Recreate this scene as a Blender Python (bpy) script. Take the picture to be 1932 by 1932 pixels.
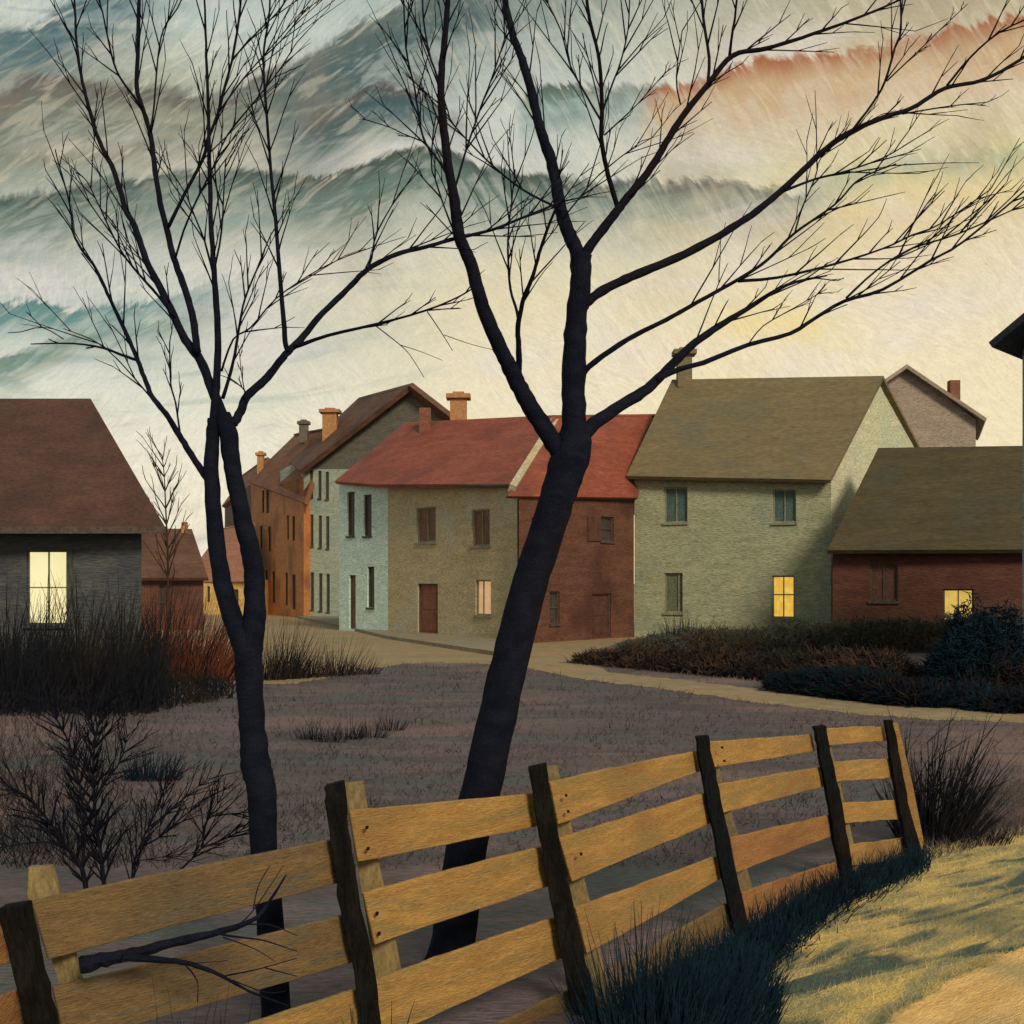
import bpy, bmesh, math, random
from math import radians, sin, cos, pi, atan2, atan, hypot
from mathutils import Vector, Matrix
for o in list(bpy.data.objects): bpy.data.objects.remove(o)
SC = bpy.context.scene
COL = SC.collection
random.seed(7)
F, CX, HV, EYE = 2332.0, 966.0, 1100.0, 2.2
# ------------------------------------------------------------------ camera
cam = bpy.data.cameras.new('camera'); co = bpy.data.objects.new('camera', cam); COL.objects.link(co)
co.location = (0, 0, EYE); co.rotation_euler = (radians(90), 0, 0)
cam.sensor_width = 36; cam.lens = 36*F/1932; cam.shift_y = (HV-966)/1932
cam.clip_start = 0.1; cam.clip_end = 5000
SC.camera = co
SC.view_settings.view_transform = 'Standard'; SC.view_settings.look = 'None'
SC.view_settings.exposure = 0; SC.view_settings.gamma = 1
# ------------------------------------------------------------------ world and sun
SUNV = Vector((0.36, -0.80, 0.52)).normalized()
def lin(c):
    r = []
    for x in c:
        x /= 255.0
        r.append(x/12.92 if x <= 0.04045 else ((x+0.055)/1.055)**2.4)
    return (*r, 1)
W = bpy.data.worlds.new('World'); SC.world = W; W.use_nodes = True
wt = W.node_tree; wt.nodes.clear()
class G:
    def __init__(s, t): s.t = t
    def n(s, typ, **kw):
        nd = s.t.nodes.new(typ)
        for k, v in kw.items(): setattr(nd, k, v)
        return nd
    def put(s, sock, v):
        if hasattr(v, 'node'): s.t.links.new(v, sock)
        else: sock.default_value = v
    def m(s, op, a, b=0.0, c=0.0):
        nd = s.n('ShaderNodeMath', operation=op)
        s.put(nd.inputs[0], a); s.put(nd.inputs[1], b); s.put(nd.inputs[2], c)
        return nd.outputs[0]
    def mr(s, v, a, b, c=0.0, d=1.0, smooth=True):
        nd = s.n('ShaderNodeMapRange'); nd.interpolation_type = 'SMOOTHSTEP' if smooth else 'LINEAR'
        for i, x in enumerate((v, a, b, c, d)): s.put(nd.inputs[i], x)
        return nd.outputs[0]
    def mix(s, f, a, b, mode='MIX'):
        nd = s.n('ShaderNodeMix', data_type='RGBA', blend_type=mode)
        s.put(nd.inputs[0], f); s.put(nd.inputs[6], a); s.put(nd.inputs[7], b)
        return nd.outputs[2]
    def noise(s, vec, scale, detail=3, rough=0.55, dist=0.0):
        nd = s.n('ShaderNodeTexNoise'); s.put(nd.inputs['Vector'], vec)
        nd.inputs['Scale'].default_value = scale; nd.inputs['Detail'].default_value = detail
        nd.inputs['Roughness'].default_value = rough; nd.inputs['Distortion'].default_value = dist
        return nd.outputs['Fac']
    def xyz(s, x, y, z=0.0):
        nd = s.n('ShaderNodeCombineXYZ')
        for i, v in enumerate((x, y, z)): s.put(nd.inputs[i], v)
        return nd.outputs[0]
    def ramp(s, f, stops):
        nd = s.n('ShaderNodeValToRGB'); s.put(nd.inputs[0], f); cr = nd.color_ramp
        while len(cr.elements) > 1: cr.elements.remove(cr.elements[0])
        cr.elements[0].position = stops[0][0]; cr.elements[0].color = stops[0][1]
        for p, c in stops[1:]:
            e = cr.elements.new(p); e.color = c
        return nd.outputs[0]
    def curve(s, f, pts):
        nd = s.n('ShaderNodeFloatCurve'); s.put(nd.inputs['Value'], f)
        c = nd.mapping.curves[0]; pts = sorted(pts)
        if pts[0][0] > 0: pts = [(0, pts[0][1])]+pts
        if pts[-1][0] < 1: pts = pts+[(1, pts[-1][1])]
        c.points[0].location = pts[0]; c.points[1].location = pts[-1]
        for p in pts[1:-1]: c.points.new(*p)
        nd.mapping.update()
        return nd.outputs[0]
g = G(wt)
tc = g.n('ShaderNodeTexCoord'); sp = g.n('ShaderNodeSeparateXYZ'); wt.links.new(tc.outputs['Generated'], sp.inputs[0])
X, Y, Z = sp.outputs
az = g.m('ARCTAN2', X, Y)
el = g.m('ARCTAN2', Z, g.m('SQRT', g.m('ADD', g.m('MULTIPLY', X, X), g.m('MULTIPLY', Y, Y))))
a01 = g.m('ADD', az, 0.5)
base_v = g.xyz(az, el)
def ae(u, v): return (atan((u-CX)/F)+0.5, atan2(HV-v, hypot(u-CX, F))/0.6)
w1 = g.m('SUBTRACT', g.noise(base_v, 14, 3), 0.5)
# brush strokes: two fixed leaning directions, mixed over the sky
def strokes(th, L, Wd, z, det=3):
    c_, s_ = cos(th), sin(th)
    a_ = g.m('ADD', g.m('MULTIPLY', az, c_), g.m('MULTIPLY', el, s_)); b_ = g.m('SUBTRACT', g.m('MULTIPLY', el, c_), g.m('MULTIPLY', az, s_))
    return g.noise(g.xyz(g.m('MULTIPLY', a_, L), g.m('MULTIPLY', b_, Wd), z), 1, det, 0.6, 0.8)
def blend(f, a, b): return g.m('ADD', g.m('MULTIPLY', a, g.m('SUBTRACT', 1.0, f)), g.m('MULTIPLY', b, f))
msk = g.mr(g.m('ADD', az, g.m('MULTIPLY', g.m('SUBTRACT', g.noise(base_v, 5, 1), 0.5), 0.9)), -0.22, 0.0)
m3_ = g.mr(g.noise(base_v, 7, 2), 0.46, 0.58)
hair = blend(m3_, blend(msk, strokes(0.75, 95, 330, 1), strokes(2.25, 95, 330, 2)), blend(msk, strokes(1.35, 95, 330, 7), strokes(2.75, 95, 330, 8)))
dab = blend(msk, strokes(0.6, 20, 110, 3, 2), strokes(2.15, 20, 110, 4, 2))
hor = strokes(0.16, 9, 60, 5, 3)
elp = g.m('ADD', el, g.m('ADD', g.m('MULTIPLY', w1, 0.026), g.m('ADD', g.m('MULTIPLY', g.m('SUBTRACT', dab, 0.5), 0.022), g.m('MULTIPLY', g.m('SUBTRACT', hair, 0.5), 0.009))))
brk = g.mr(g.noise(base_v, 8, 3), 0.36, 0.58, 0.45, 1.0)
bodyn = g.m('MULTIPLY', g.mr(dab, 0.30, 0.62, 0.70, 1.2), g.mr(hor, 0.3, 0.6, 0.75, 1.15))
eb = g.m('DIVIDE', elp, 0.6)
def E(v): return (HV-v)/F/0.6*0.98
left = g.ramp(eb, [(0, lin((234, 222, 196))), (E(900), lin((232, 222, 198))), (E(760), lin((216, 214, 194))), (E(640), lin((186, 192, 178))),
    (E(520), lin((200, 198, 184))), (E(400), lin((168, 172, 152))), (E(330), lin((196, 188, 164))), (E(220), lin((168, 168, 142))), (E(120), lin((186, 196, 186))), (E(0), lin((135, 160, 160))), (1, lin((110, 135, 140)))])
mid = g.ramp(eb, [(0, lin((236, 222, 168))), (E(860), lin((236, 222, 170))), (E(700), lin((232, 216, 180))), (E(560), lin((222, 208, 168))),
    (E(430), lin((204, 200, 178))), (E(330), lin((196, 196, 180))), (E(220), lin((200, 204, 192))), (E(100), lin((186, 192, 176))), (E(0), lin((150, 162, 150))), (1, lin((120, 140, 140)))])
right = g.ramp(eb, [(0, lin((236, 218, 180))), (E(800), lin((236, 220, 178))), (E(640), lin((233, 216, 178))), (E(520), lin((226, 208, 172))),
    (E(440), lin((222, 200, 146))), (E(330), lin((212, 198, 150))), (E(240), lin((216, 198, 168))), (E(160), lin((196, 178, 140))), (E(60), lin((172, 164, 134))), (1, lin((140, 145, 135)))])
sky = g.mix(g.mr(az, -0.3, 0.03), left, mid)
sky = g.mix(g.mr(az, 0.02, 0.3), sky, right)
# soft yellow glows
yn = g.mr(g.noise(g.xyz(g.m('MULTIPLY', az, 1), g.m('MULTIPLY', el, 2.2)), 7, 2), 0.5, 0.72)
sky = g.mix(g.m('MULTIPLY', g.m('MULTIPLY', yn, g.mr(az, -0.1, 0.15)), g.m('MULTIPLY', 0.75, g.mr(el, 0.36, 0.22))), sky, lin((232, 208, 134)))
pn = g.mr(g.noise(g.xyz(g.m('MULTIPLY', az, 1.3), g.m('MULTIPLY', el, 3.4), 3.3), 6, 2), 0.5, 0.7)
sky = g.mix(g.m('MULTIPLY', pn, 0.45), sky, lin((222, 212, 204)))
def band(sky, edge, color, width, amp, edge_soft=0.010, color2=None):
    h = g.m('MULTIPLY', g.curve(a01, [ae(u, v) for u, v in edge]), 0.6)
    d = g.m('SUBTRACT', h, elp)
    up = g.mr(d, 0.0, edge_soft)
    dn = g.mr(d, 0.0, width/F, 1.0, 0.0)
    am = g.curve(a01, [(ae(u, 0)[0], a) for u, a in amp])
    f = g.m('MINIMUM', 1.0, g.m('MULTIPLY', g.m('MULTIPLY', g.m('MULTIPLY', up, dn), am), g.m('MULTIPLY', bodyn, g.m('ADD', g.m('MULTIPLY', brk, 0.6), 0.80))))
    c = lin(color)
    if color2: c = g.mix(g.mr(d, 0.0, width*0.30/F), lin(color2), c)
    return g.mix(f, sky, c)
sky = band(sky, [(0, 40), (200, -40), (400, -120)], (84, 106, 104), 220, [(0, .9), (250, .7), (420, 0)])
sky = band(sky, [(0, 172), (90, 128), (200, 142), (300, 150), (420, 165), (500, 118), (600, 110)], (112, 114, 92), 200, [(0, 1), (300, .85), (520, .6), (640, 0)], color2=(98, 84, 72))
sky = band(sky, [(380, 170), (530, 128), (620, 72), (700, 22), (800, -20), (950, -60)], (74, 94, 88), 280, [(420, 0), (540, .8), (640, 1), (800, .9), (960, .5), (1150, .25), (1300, 0)], color2=(98, 104, 92))
sky = band(sky, [(480, 250), (570, 218), (650, 190), (720, 152), (780, 156), (850, 200), (920, 225)], (66, 86, 80), 125, [(480, 0), (580, .6), (660, 1), (760, .9), (880, .25), (930, 0)], .007, (86, 76, 62))
sky = band(sky, [(0, 362), (200, 334), (420, 320), (600, 322), (700, 304), (770, 276), (812, 268), (860, 286), (960, 318), (1130, 328), (1300, 325), (1500, 345)], (98, 114, 96), 175, [(0, .75), (300, .7), (500, .75), (800, 1), (1000, .85), (1250, .6), (1500, .4), (1650, 0)], .007, (66, 72, 56))
sky = band(sky, [(0, 270), (150, 270), (330, 240), (500, 215)], (124, 120, 94), 90, [(0, .55), (300, .5), (480, 0)])
sky = band(sky, [(960, 185), (1000, 168), (1080, 150), (1180, 152), (1300, 145)], (110, 134, 122), 130, [(960, 0), (1010, .8), (1150, .75), (1250, .4), (1330, 0)], .007, (84, 88, 66))
sky = band(sky, [(1180, 172), (1260, 150), (1300, 142), (1420, 104), (1470, 110), (1550, 92), (1640, 72), (1760, 42), (1932, 6)], (196, 164, 120), 180, [(1190, 0), (1250, .8), (1330, .55), (1430, 1), (1520, .7), (1600, .95), (1700, .7), (1800, 1), (1932, 1)], .007, (158, 88, 44))
sky = band(sky, [(0, 572), (60, 560), (130, 574), (260, 560), (420, 528), (500, 500)], (96, 134, 124), 90, [(0, .95), (220, .75), (420, .35), (560, 0)], .007, (92, 122, 118))
sky = band(sky, [(0, 668), (150, 618), (320, 592), (450, 560)], (112, 134, 116), 85, [(0, .95), (200, .7), (420, .25), (500, 0)], .01, (116, 126, 104))
sky = band(sky, [(1450, 325), (1600, 292), (1740, 270), (1932, 256)], (140, 156, 122), 80, [(1440, 0), (1560, .7), (1932, .75)], .02)
sky = band(sky, [(1000, 395), (1300, 400), (1700, 380), (1932, 370)], (204, 176, 138), 60, [(1050, 0), (1250, .6), (1700, .7), (1932, .6)], .03)
sky = g.mix(g.m('MULTIPLY', g.mr(dab, 0.52, 0.68), 0.30), sky, lin((226, 214, 184)))
sky = g.mix(g.m('MULTIPLY', g.m('MULTIPLY', g.mr(hor, 0.5, 0.7), g.mr(az, 0.1, -0.25)), 0.35), sky, lin((130, 150, 140)))
sky = g.mix(g.m('MULTIPLY', g.m('MULTIPLY', g.mr(g.noise(base_v, 10, 3), 0.52, 0.7), g.mr(el, 0.12, 0.3)), 0.30), sky, lin((150, 128, 100)))
grain = g.noise(base_v, 560, 2, 0.7)
mul = g.m('ADD', 0.52, g.m('ADD', g.m('ADD', g.m('MULTIPLY', hair, 0.50), g.m('MULTIPLY', grain, 0.34)), g.m('MULTIPLY', dab, 0.16)))
mulc = g.n('ShaderNodeCombineColor'); [g.put(mulc.inputs[i], mul) for i in range(3)]
sky = g.mix(1.0, sky, mulc.outputs[0], 'MULTIPLY')
nish = g.n('ShaderNodeTexSky', sky_type='NISHITA'); nish.sun_disc = False
nish.sun_elevation = math.asin(SUNV.z); nish.sun_rotation = atan2(SUNV.x, SUNV.y)
b1 = g.n('ShaderNodeBackground'); wt.links.new(sky, b1.inputs[0]); b1.inputs[1].default_value = 1.0
b2 = g.n('ShaderNodeBackground'); wt.links.new(nish.outputs[0], b2.inputs[0]); b2.inputs[1].default_value = 0.006
ad = g.n('ShaderNodeAddShader'); wt.links.new(b1.outputs[0], ad.inputs[0]); wt.links.new(b2.outputs[0], ad.inputs[1])
wo = g.n('ShaderNodeOutputWorld'); wt.links.new(ad.outputs[0], wo.inputs[0])
sl = bpy.data.lights.new('sun', 'SUN'); sl.energy = 2.8; sl.angle = radians(14); sl.color = (1, 0.86, 0.66)
so = bpy.data.objects.new('sun', sl); COL.objects.link(so); so.rotation_euler = SUNV.to_track_quat('Z', 'Y').to_euler()
# ------------------------------------------------------------------ materials
MATS = {}
def paint(name, c1, c2, c3=None, scale=3.0, sx=1, sy=1, sz=1, bump=0.35, fine=40.0, rough=0.65, spec=0.3, big=0.5, c4=None, rot=0, amp=.42):
    """brushed pigment: two or three close colours in streaks, fine streaky relief"""
    if name in MATS: return MATS[name]
    m = bpy.data.materials.new(name); m.use_nodes = True; t = m.node_tree; q = G(t)
    b = t.nodes['Principled BSDF']
    tcn = q.n('ShaderNodeTexCoord'); mp = q.n('ShaderNodeMapping'); t.links.new(tcn.outputs['Object'], mp.inputs[0])
    mp.inputs['Scale'].default_value = (sx, sy, sz); mp.vector_type = 'TEXTURE' if rot else 'POINT'
    if rot: mp.inputs['Scale'].default_value = (1/sx, 1/sy, 1/sz); mp.inputs['Rotation'].default_value = (0, 0, radians(rot))
    v = mp.outputs[0]
    n1 = q.noise(v, scale, 4, 0.6, 0.4)
    c = q.mix(q.mr(n1, 0.32, 0.68), (*c1, 1), (*c2, 1))
    n2 = q.noise(tcn.outputs['Object'], big, 2, 0.5)
    if c3: c = q.mix(q.mr(n2, 0.48, 0.7), c, (*c3, 1))
    if c4:
        n4 = q.noise(v, scale*.45, 4, 0.62, .9); c = q.mix(q.mr(n4, 0.48, 0.64), c, (*c4, 1))
    n3 = q.noise(v, fine, 3, 0.7)
    k = q.mr(n3, 0.25, 0.75, 1-amp, 1+amp, False)
    kc = q.n('ShaderNodeCombineColor'); [q.put(kc.inputs[i], k) for i in range(3)]
    c = q.mix(1.0, c, kc.outputs[0], 'MULTIPLY')
    t.links.new(c, b.inputs['Base Color'])
    b.inputs['Roughness'].default_value = rough; b.inputs['Specular IOR Level'].default_value = spec
    bp = q.n('ShaderNodeBump'); bp.inputs['Strength'].default_value = bump; bp.inputs['Distance'].default_value = 1.2/fine
    q.put(bp.inputs['Height'], n3); t.links.new(bp.outputs[0], b.inputs['Normal'])
    MATS[name] = m; return m
def glow(name, c1, c2, s=1.0, scale=6):
    m = bpy.data.materials.new(name); m.use_nodes = True; t = m.node_tree; q = G(t)
    b = t.nodes['Principled BSDF']; tcn = q.n('ShaderNodeTexCoord')
    c = q.mix(q.mr(q.noise(tcn.outputs['Object'], scale, 3), 0.3, 0.7), lin(c1), lin(c2))
    t.links.new(c, b.inputs['Emission Color']); b.inputs['Emission Strength'].default_value = s
    b.inputs['Base Color'].default_value = (.1, .08, .05, 1); b.inputs['Roughness'].default_value = .3
    return m
WALLK = dict(sx=.5, sy=.5, sz=2.6, scale=1.6, fine=11, bump=.5, amp=.5)
M = dict(
 tan=paint('tan_plaster', (.42, .345, .20), (.52, .42, .26), (.46, .43, .32), **WALLK),
 mint=paint('lit_mint_plaster', (.50, .66, .60), (.64, .78, .70), (.54, .74, .72), **WALLK),  # mint brightened to stand for light on the side wall
 grey=paint('grey_plaster', (.26, .31, .25), (.34, .38, .30), (.26, .33, .30), **WALLK),
 dgrey=paint('dark_grey_boards', (.095, .09, .075), (.12, .115, .095), **WALLK),
 orange=paint('orange_plaster', (.46, .175, .055), (.56, .23, .075), (.32, .12, .055), **WALLK),
 redw=paint('red_brown_plaster', (.105, .042, .028), (.15, .064, .040), (.075, .03, .022), **WALLK),
 brick=paint('dark_red_plaster', (.080, .028, .018), (.115, .042, .024), (.065, .024, .017), **WALLK),
 green=paint('green_plaster', (.30, .315, .19), (.38, .385, .25), (.25, .30, .22), **WALLK),
 litgreen=paint('lit_green_plaster', (.50, .50, .34), (.60, .59, .42), (.48, .53, .38), **WALLK),  # lighter copy of the green plaster, sunlight on the gable put into the colour
 taupe=paint('taupe_plaster', (.27, .215, .175), (.33, .27, .22), **WALLK),
 slate=paint('slate_blue_plaster', (.055, .062, .072), (.085, .088, .086), (.046, .050, .066), **WALLK),
 yellow=paint('yellow_plaster', (.70, .44, .14), (.80, .54, .20), **WALLK),
 paleblue=paint('pale_blue_plaster', (.22, .30, .32), (.30, .37, .37), **WALLK),
 rred=paint('red_tiles', (.22, .056, .034), (.29, .078, .046), (.18, .05, .034), scale=1.4, sx=.4, sy=.4, sz=3, fine=9, bump=.4),
 rbrown=paint('brown_roof', (.065, .030, .021), (.095, .043, .029), (.055, .026, .02), scale=1.4, sx=.6, sy=.6, sz=1.5, fine=16, bump=.4),
 rrust=paint('rust_roof', (.17, .065, .030), (.23, .095, .042), (.13, .05, .03), scale=1.4, sx=.4, sy=.4, sz=3, fine=9),
 rolive=paint('olive_roof', (.15, .118, .058), (.19, .145, .075), (.135, .12, .075), scale=1.2, sx=.4, sy=.4, sz=3, fine=9),
 rbrownb=paint('dull_brown_roof', (.10, .048, .030), (.14, .070, .042), (.075, .035, .028), scale=1.2, sx=.4, sy=.4, sz=3, fine=9),
 rdark=paint('dark_olive_roof', (.058, .045, .020), (.080, .060, .026), (.055, .054, .032), scale=1.2, sx=.4, sy=.4, sz=3, fine=9),
 rpink=paint('pink_brown_roof', (.30, .13, .085), (.36, .17, .11), scale=1.2, sx=.4, sy=.4, sz=3, fine=9),
 navy=paint('navy_eave', (.012, .015, .026), (.022, .026, .038), fine=20),
 chim=paint('ochre_chimney', (.34, .16, .06), (.40, .20, .09), fine=14),
 chimr=paint('red_chimney', (.15, .055, .035), (.19, .075, .045), fine=14),
 chimd=paint('grey_chimney', (.09, .08, .06), (.14, .12, .10), fine=14),
 wdark=paint('dark_window_pane', (.045, .042, .035), (.065, .058, .048), fine=14, rough=.35),
 wteal=paint('teal_shutter', (.055, .10, .095), (.075, .125, .11), fine=14),
 wred=paint('red_brown_shutter', (.15, .075, .05), (.20, .10, .065), fine=14),
 wgreen=paint('dull_green_shutter', (.10, .12, .075), (.13, .15, .09), fine=14),
 door=paint('red_brown_door', (.20, .065, .04), (.25, .09, .055), fine=14),
 doord=paint('dark_brown_door', (.07, .03, .022), (.10, .045, .03), fine=14),
 frame=paint('window_frame_paint', (.20, .19, .13), (.26, .24, .17), fine=14),
 framed=paint('dark_frame_paint', (.06, .045, .035), (.09, .065, .05), fine=14),
 plank=paint('ochre_plank', (.35, .192, .055), (.46, .268, .080), (.29, .155, .055), sx=.5, sy=.5, sz=4, scale=6, fine=45, bump=.7, big=1.2, c4=(.30, .20, .07), amp=.34),
 plankr=paint('rusty_plank', (.27, .125, .050), (.36, .17, .066), (.23, .105, .05), sx=.5, sy=.5, sz=4, scale=6, fine=45, bump=.7, big=1.2, c4=(.36, .18, .05), amp=.34),
 plankd=paint('weathered_plank', (.155, .098, .042), (.22, .138, .054), (.12, .085, .048), sx=.5, sy=.5, sz=4, scale=6, fine=45, bump=.7, big=1.2, c4=(.13, .105, .065), amp=.4),
 batten=paint('pale_batten', (.17, .125, .055), (.23, .17, .07), (.12, .09, .055), sx=1, sy=1, sz=.4, scale=8, fine=60),
 post=paint('dark_post', (.006, .006, .006), (.014, .012, .010), (.006, .010, .014), sx=1, sy=1, sz=.3, scale=10, fine=70, bump=.7, spec=.03),
 bark=paint('blue_black_bark', (.004, .006, .014), (.009, .011, .022), (.013, .009, .011), sx=1, sy=1, sz=1.6, scale=8, fine=70, bump=.6, rough=.8, spec=.08),
 twig=paint('dark_twig', (.005, .006, .012), (.010, .010, .016), (.016, .010, .009), scale=3, fine=30, spec=.03),
 stalk=paint('near_black_stalk', (.006, .008, .012), (.014, .014, .018), (.022, .016, .012), scale=4, fine=30, spec=.03),
 browngrass=paint('brown_stalk', (.038, .026, .020), (.065, .040, .026), (.022, .020, .020), scale=2, fine=30, spec=.03),
 redgrass=paint('red_brown_stalk', (.12, .036, .022), (.19, .060, .032), (.07, .030, .022), scale=2, fine=30, spec=.03),
 bluegrass=paint('blue_dark_blade', (.004, .012, .022), (.008, .022, .032), (.005, .007, .014), scale=5, fine=30, spec=.03),
 hedge=paint('hedge_leaf', (.035, .040, .030), (.060, .048, .034), (.09, .06, .03), scale=1.5, fine=20, spec=.03),
 greyhedge=paint('grey_green_leaf', (.050, .058, .052), (.085, .088, .068), (.055, .042, .034), scale=1.5, fine=20, spec=.03),
 field=paint('field_soil', (.085, .068, .074), (.165, .122, .128), (.25, .160, .150), sx=.35, sy=1.4, sz=1, scale=1.4, fine=26, bump=.9, big=.2, c4=(.095, .105, .105), amp=.6),
 fieldblade=paint('field_blade', (.036, .034, .036), (.11, .084, .082), (.17, .115, .10), scale=1.2, fine=20, big=.2, spec=.03),
 street=paint('street_earth', (.28, .215, .12), (.34, .25, .14), (.36, .23, .12), sx=.3, sy=.8, sz=1, scale=.8, fine=8, bump=.4, big=.12),
 pave=paint('pavement_slabs', (.24, .20, .13), (.30, .25, .165), (.26, .24, .18), sx=.3, sy=.8, scale=1, fine=8, bump=.4),
 bank=paint('bank_grass', (.34, .32, .17), (.78, .56, .19), (.26, .24, .13), sx=.5, sy=2.2, sz=1, scale=3.6, fine=42, bump=1.0, big=.9, c4=(.085, .12, .105), rot=40, amp=.4),
 bankblade=paint('bank_blade', (.32, .30, .16), (.62, .48, .18), (.22, .20, .09), sx=.5, sy=2.2, sz=1, scale=3.6, fine=50, big=.9, c4=(.10, .135, .10), rot=40, spec=.03),
 lane=paint('lane_sand', (.78, .46, .15), (.95, .62, .24), (.52, .38, .18), sx=.4, sy=2.4, sz=1, scale=2.6, fine=40, bump=.7, big=.9, rot=42, amp=.34),
)
M['lampcream'] = glow('lit_pane_cream', (250, 238, 182), (238, 226, 160), .95, 2)
M['lampgold'] = glow('lit_pane_gold', (240, 200, 90), (222, 168, 50), .95, 3)
M['lampgold2'] = glow('lit_pane_soft_gold', (222, 190, 92), (206, 164, 64), .9, 3)
M['lamppeach'] = glow('lit_pane_peach', (205, 165, 118), (190, 146, 100), .9, 3)
# ------------------------------------------------------------------ helpers
def P(u, v, y): return Vector(((u-CX)/F*y, y, EYE-(v-HV)/F*y))
def gr(u, v, z=0.0):
    y = EYE*F/(v-HV); p = P(u, v, y); return Vector((p.x, p.y, z))
def link(name, verts, faces, mat, parent=None, smooth=False):
    me = bpy.data.meshes.new(name); me.from_pydata([tuple(v) for v in verts], [], faces); me.update()
    o = bpy.data.objects.new(name, me); COL.objects.link(o); me.materials.append(M[mat] if isinstance(mat, str) else mat)
    if smooth: me.polygons.foreach_set('use_smooth', [True]*len(me.polygons))
    if parent:
        o.parent = parent
        root = parent
        while root.parent: root = root.parent
        if root.type == 'EMPTY':
            off = Vector(root.location)
            for v in me.vertices: v.co -= off
    return o
def tag(o, label=None, cat=None, group=None, kind=None):
    for k, v in (('label', label), ('category', cat), ('group', group), ('kind', kind)):
        if v: o[k] = v
    return o
def thing(name, label, cat, loc=(0, 0, 0), group=None):
    o = bpy.data.objects.new(name, None); COL.objects.link(o); o.location = loc; o.empty_display_size = .3
    return tag(o, label, cat, group)
class MB:
    def __init__(s): s.v = []; s.f = []
    def poly(s, pts):
        i = len(s.v); s.v += [Vector(p) for p in pts]; s.f.append(tuple(range(i, i+len(pts)))); return s
    def prism(s, front, back):
        i = len(s.v); n = len(front); s.v += [Vector(p) for p in front]+[Vector(p) for p in back]
        s.f.append(tuple(range(i, i+n))); s.f.append(tuple(range(i+2*n-1, i+n-1, -1)))
        for k in range(n): s.f.append((i+(k+1) % n, i+k, i+n+k, i+n+(k+1) % n))
        return s
    def slab(s, pts, t):
        pts = [Vector(p) for p in pts]; n = (pts[1]-pts[0]).cross(pts[2]-pts[0])
        if n.length < 1e-9: n = (pts[2]-pts[0]).cross(pts[3]-pts[0])
        n.normalize()
        if n.z < 0: n = -n
        return s.prism(pts, [p-n*t for p in pts])
    def box(s, c, d):
        x, y, z = c; a, b, h = d[0]/2, d[1]/2, d[2]/2
        q = [Vector((x-a, y-b, 0)), Vector((x+a, y-b, 0)), Vector((x+a, y+b, 0)), Vector((x-a, y+b, 0))]
        return s.prism([p+Vector((0, 0, z-h)) for p in q], [p+Vector((0, 0, z+h)) for p in q])
    def tube(s, pts, rad, sides=6, jit=0.0):
        n = len(pts); rings = []
        prev = None
        for k in range(n):
            t = (pts[min(k+1, n-1)]-pts[max(k-1, 0)])
            if t.length < 1e-9: t = Vector((0, 0, 1))
            t.normalize()
            a = (prev if prev is not None else (Vector((0, 1, 0)) if abs(t.y) < .9 else Vector((1, 0, 0))))
            a = (a-t*a.dot(t)).normalized(); b = t.cross(a); prev = a
            i = len(s.v)
            for j in range(sides):
                r = rad[k]*(1+random.uniform(-jit, jit)); w = 2*pi*j/sides
                s.v.append(pts[k]+(a*cos(w)+b*sin(w))*r)
            rings.append(i)
        for k in range(n-1):
            for j in range(sides):
                p, q = rings[k], rings[k+1]; j2 = (j+1) % sides
                s.f.append((p+j, p+j2, q+j2, q+j))
        s.f.append(tuple(rings[0]+j for j in range(sides-1, -1, -1))); s.f.append(tuple(rings[-1]+j for j in range(sides)))
        return s
    def build(s, name, mat, parent=None, smooth=False): return link(name, s.v, s.f, mat, parent, smooth)
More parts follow.
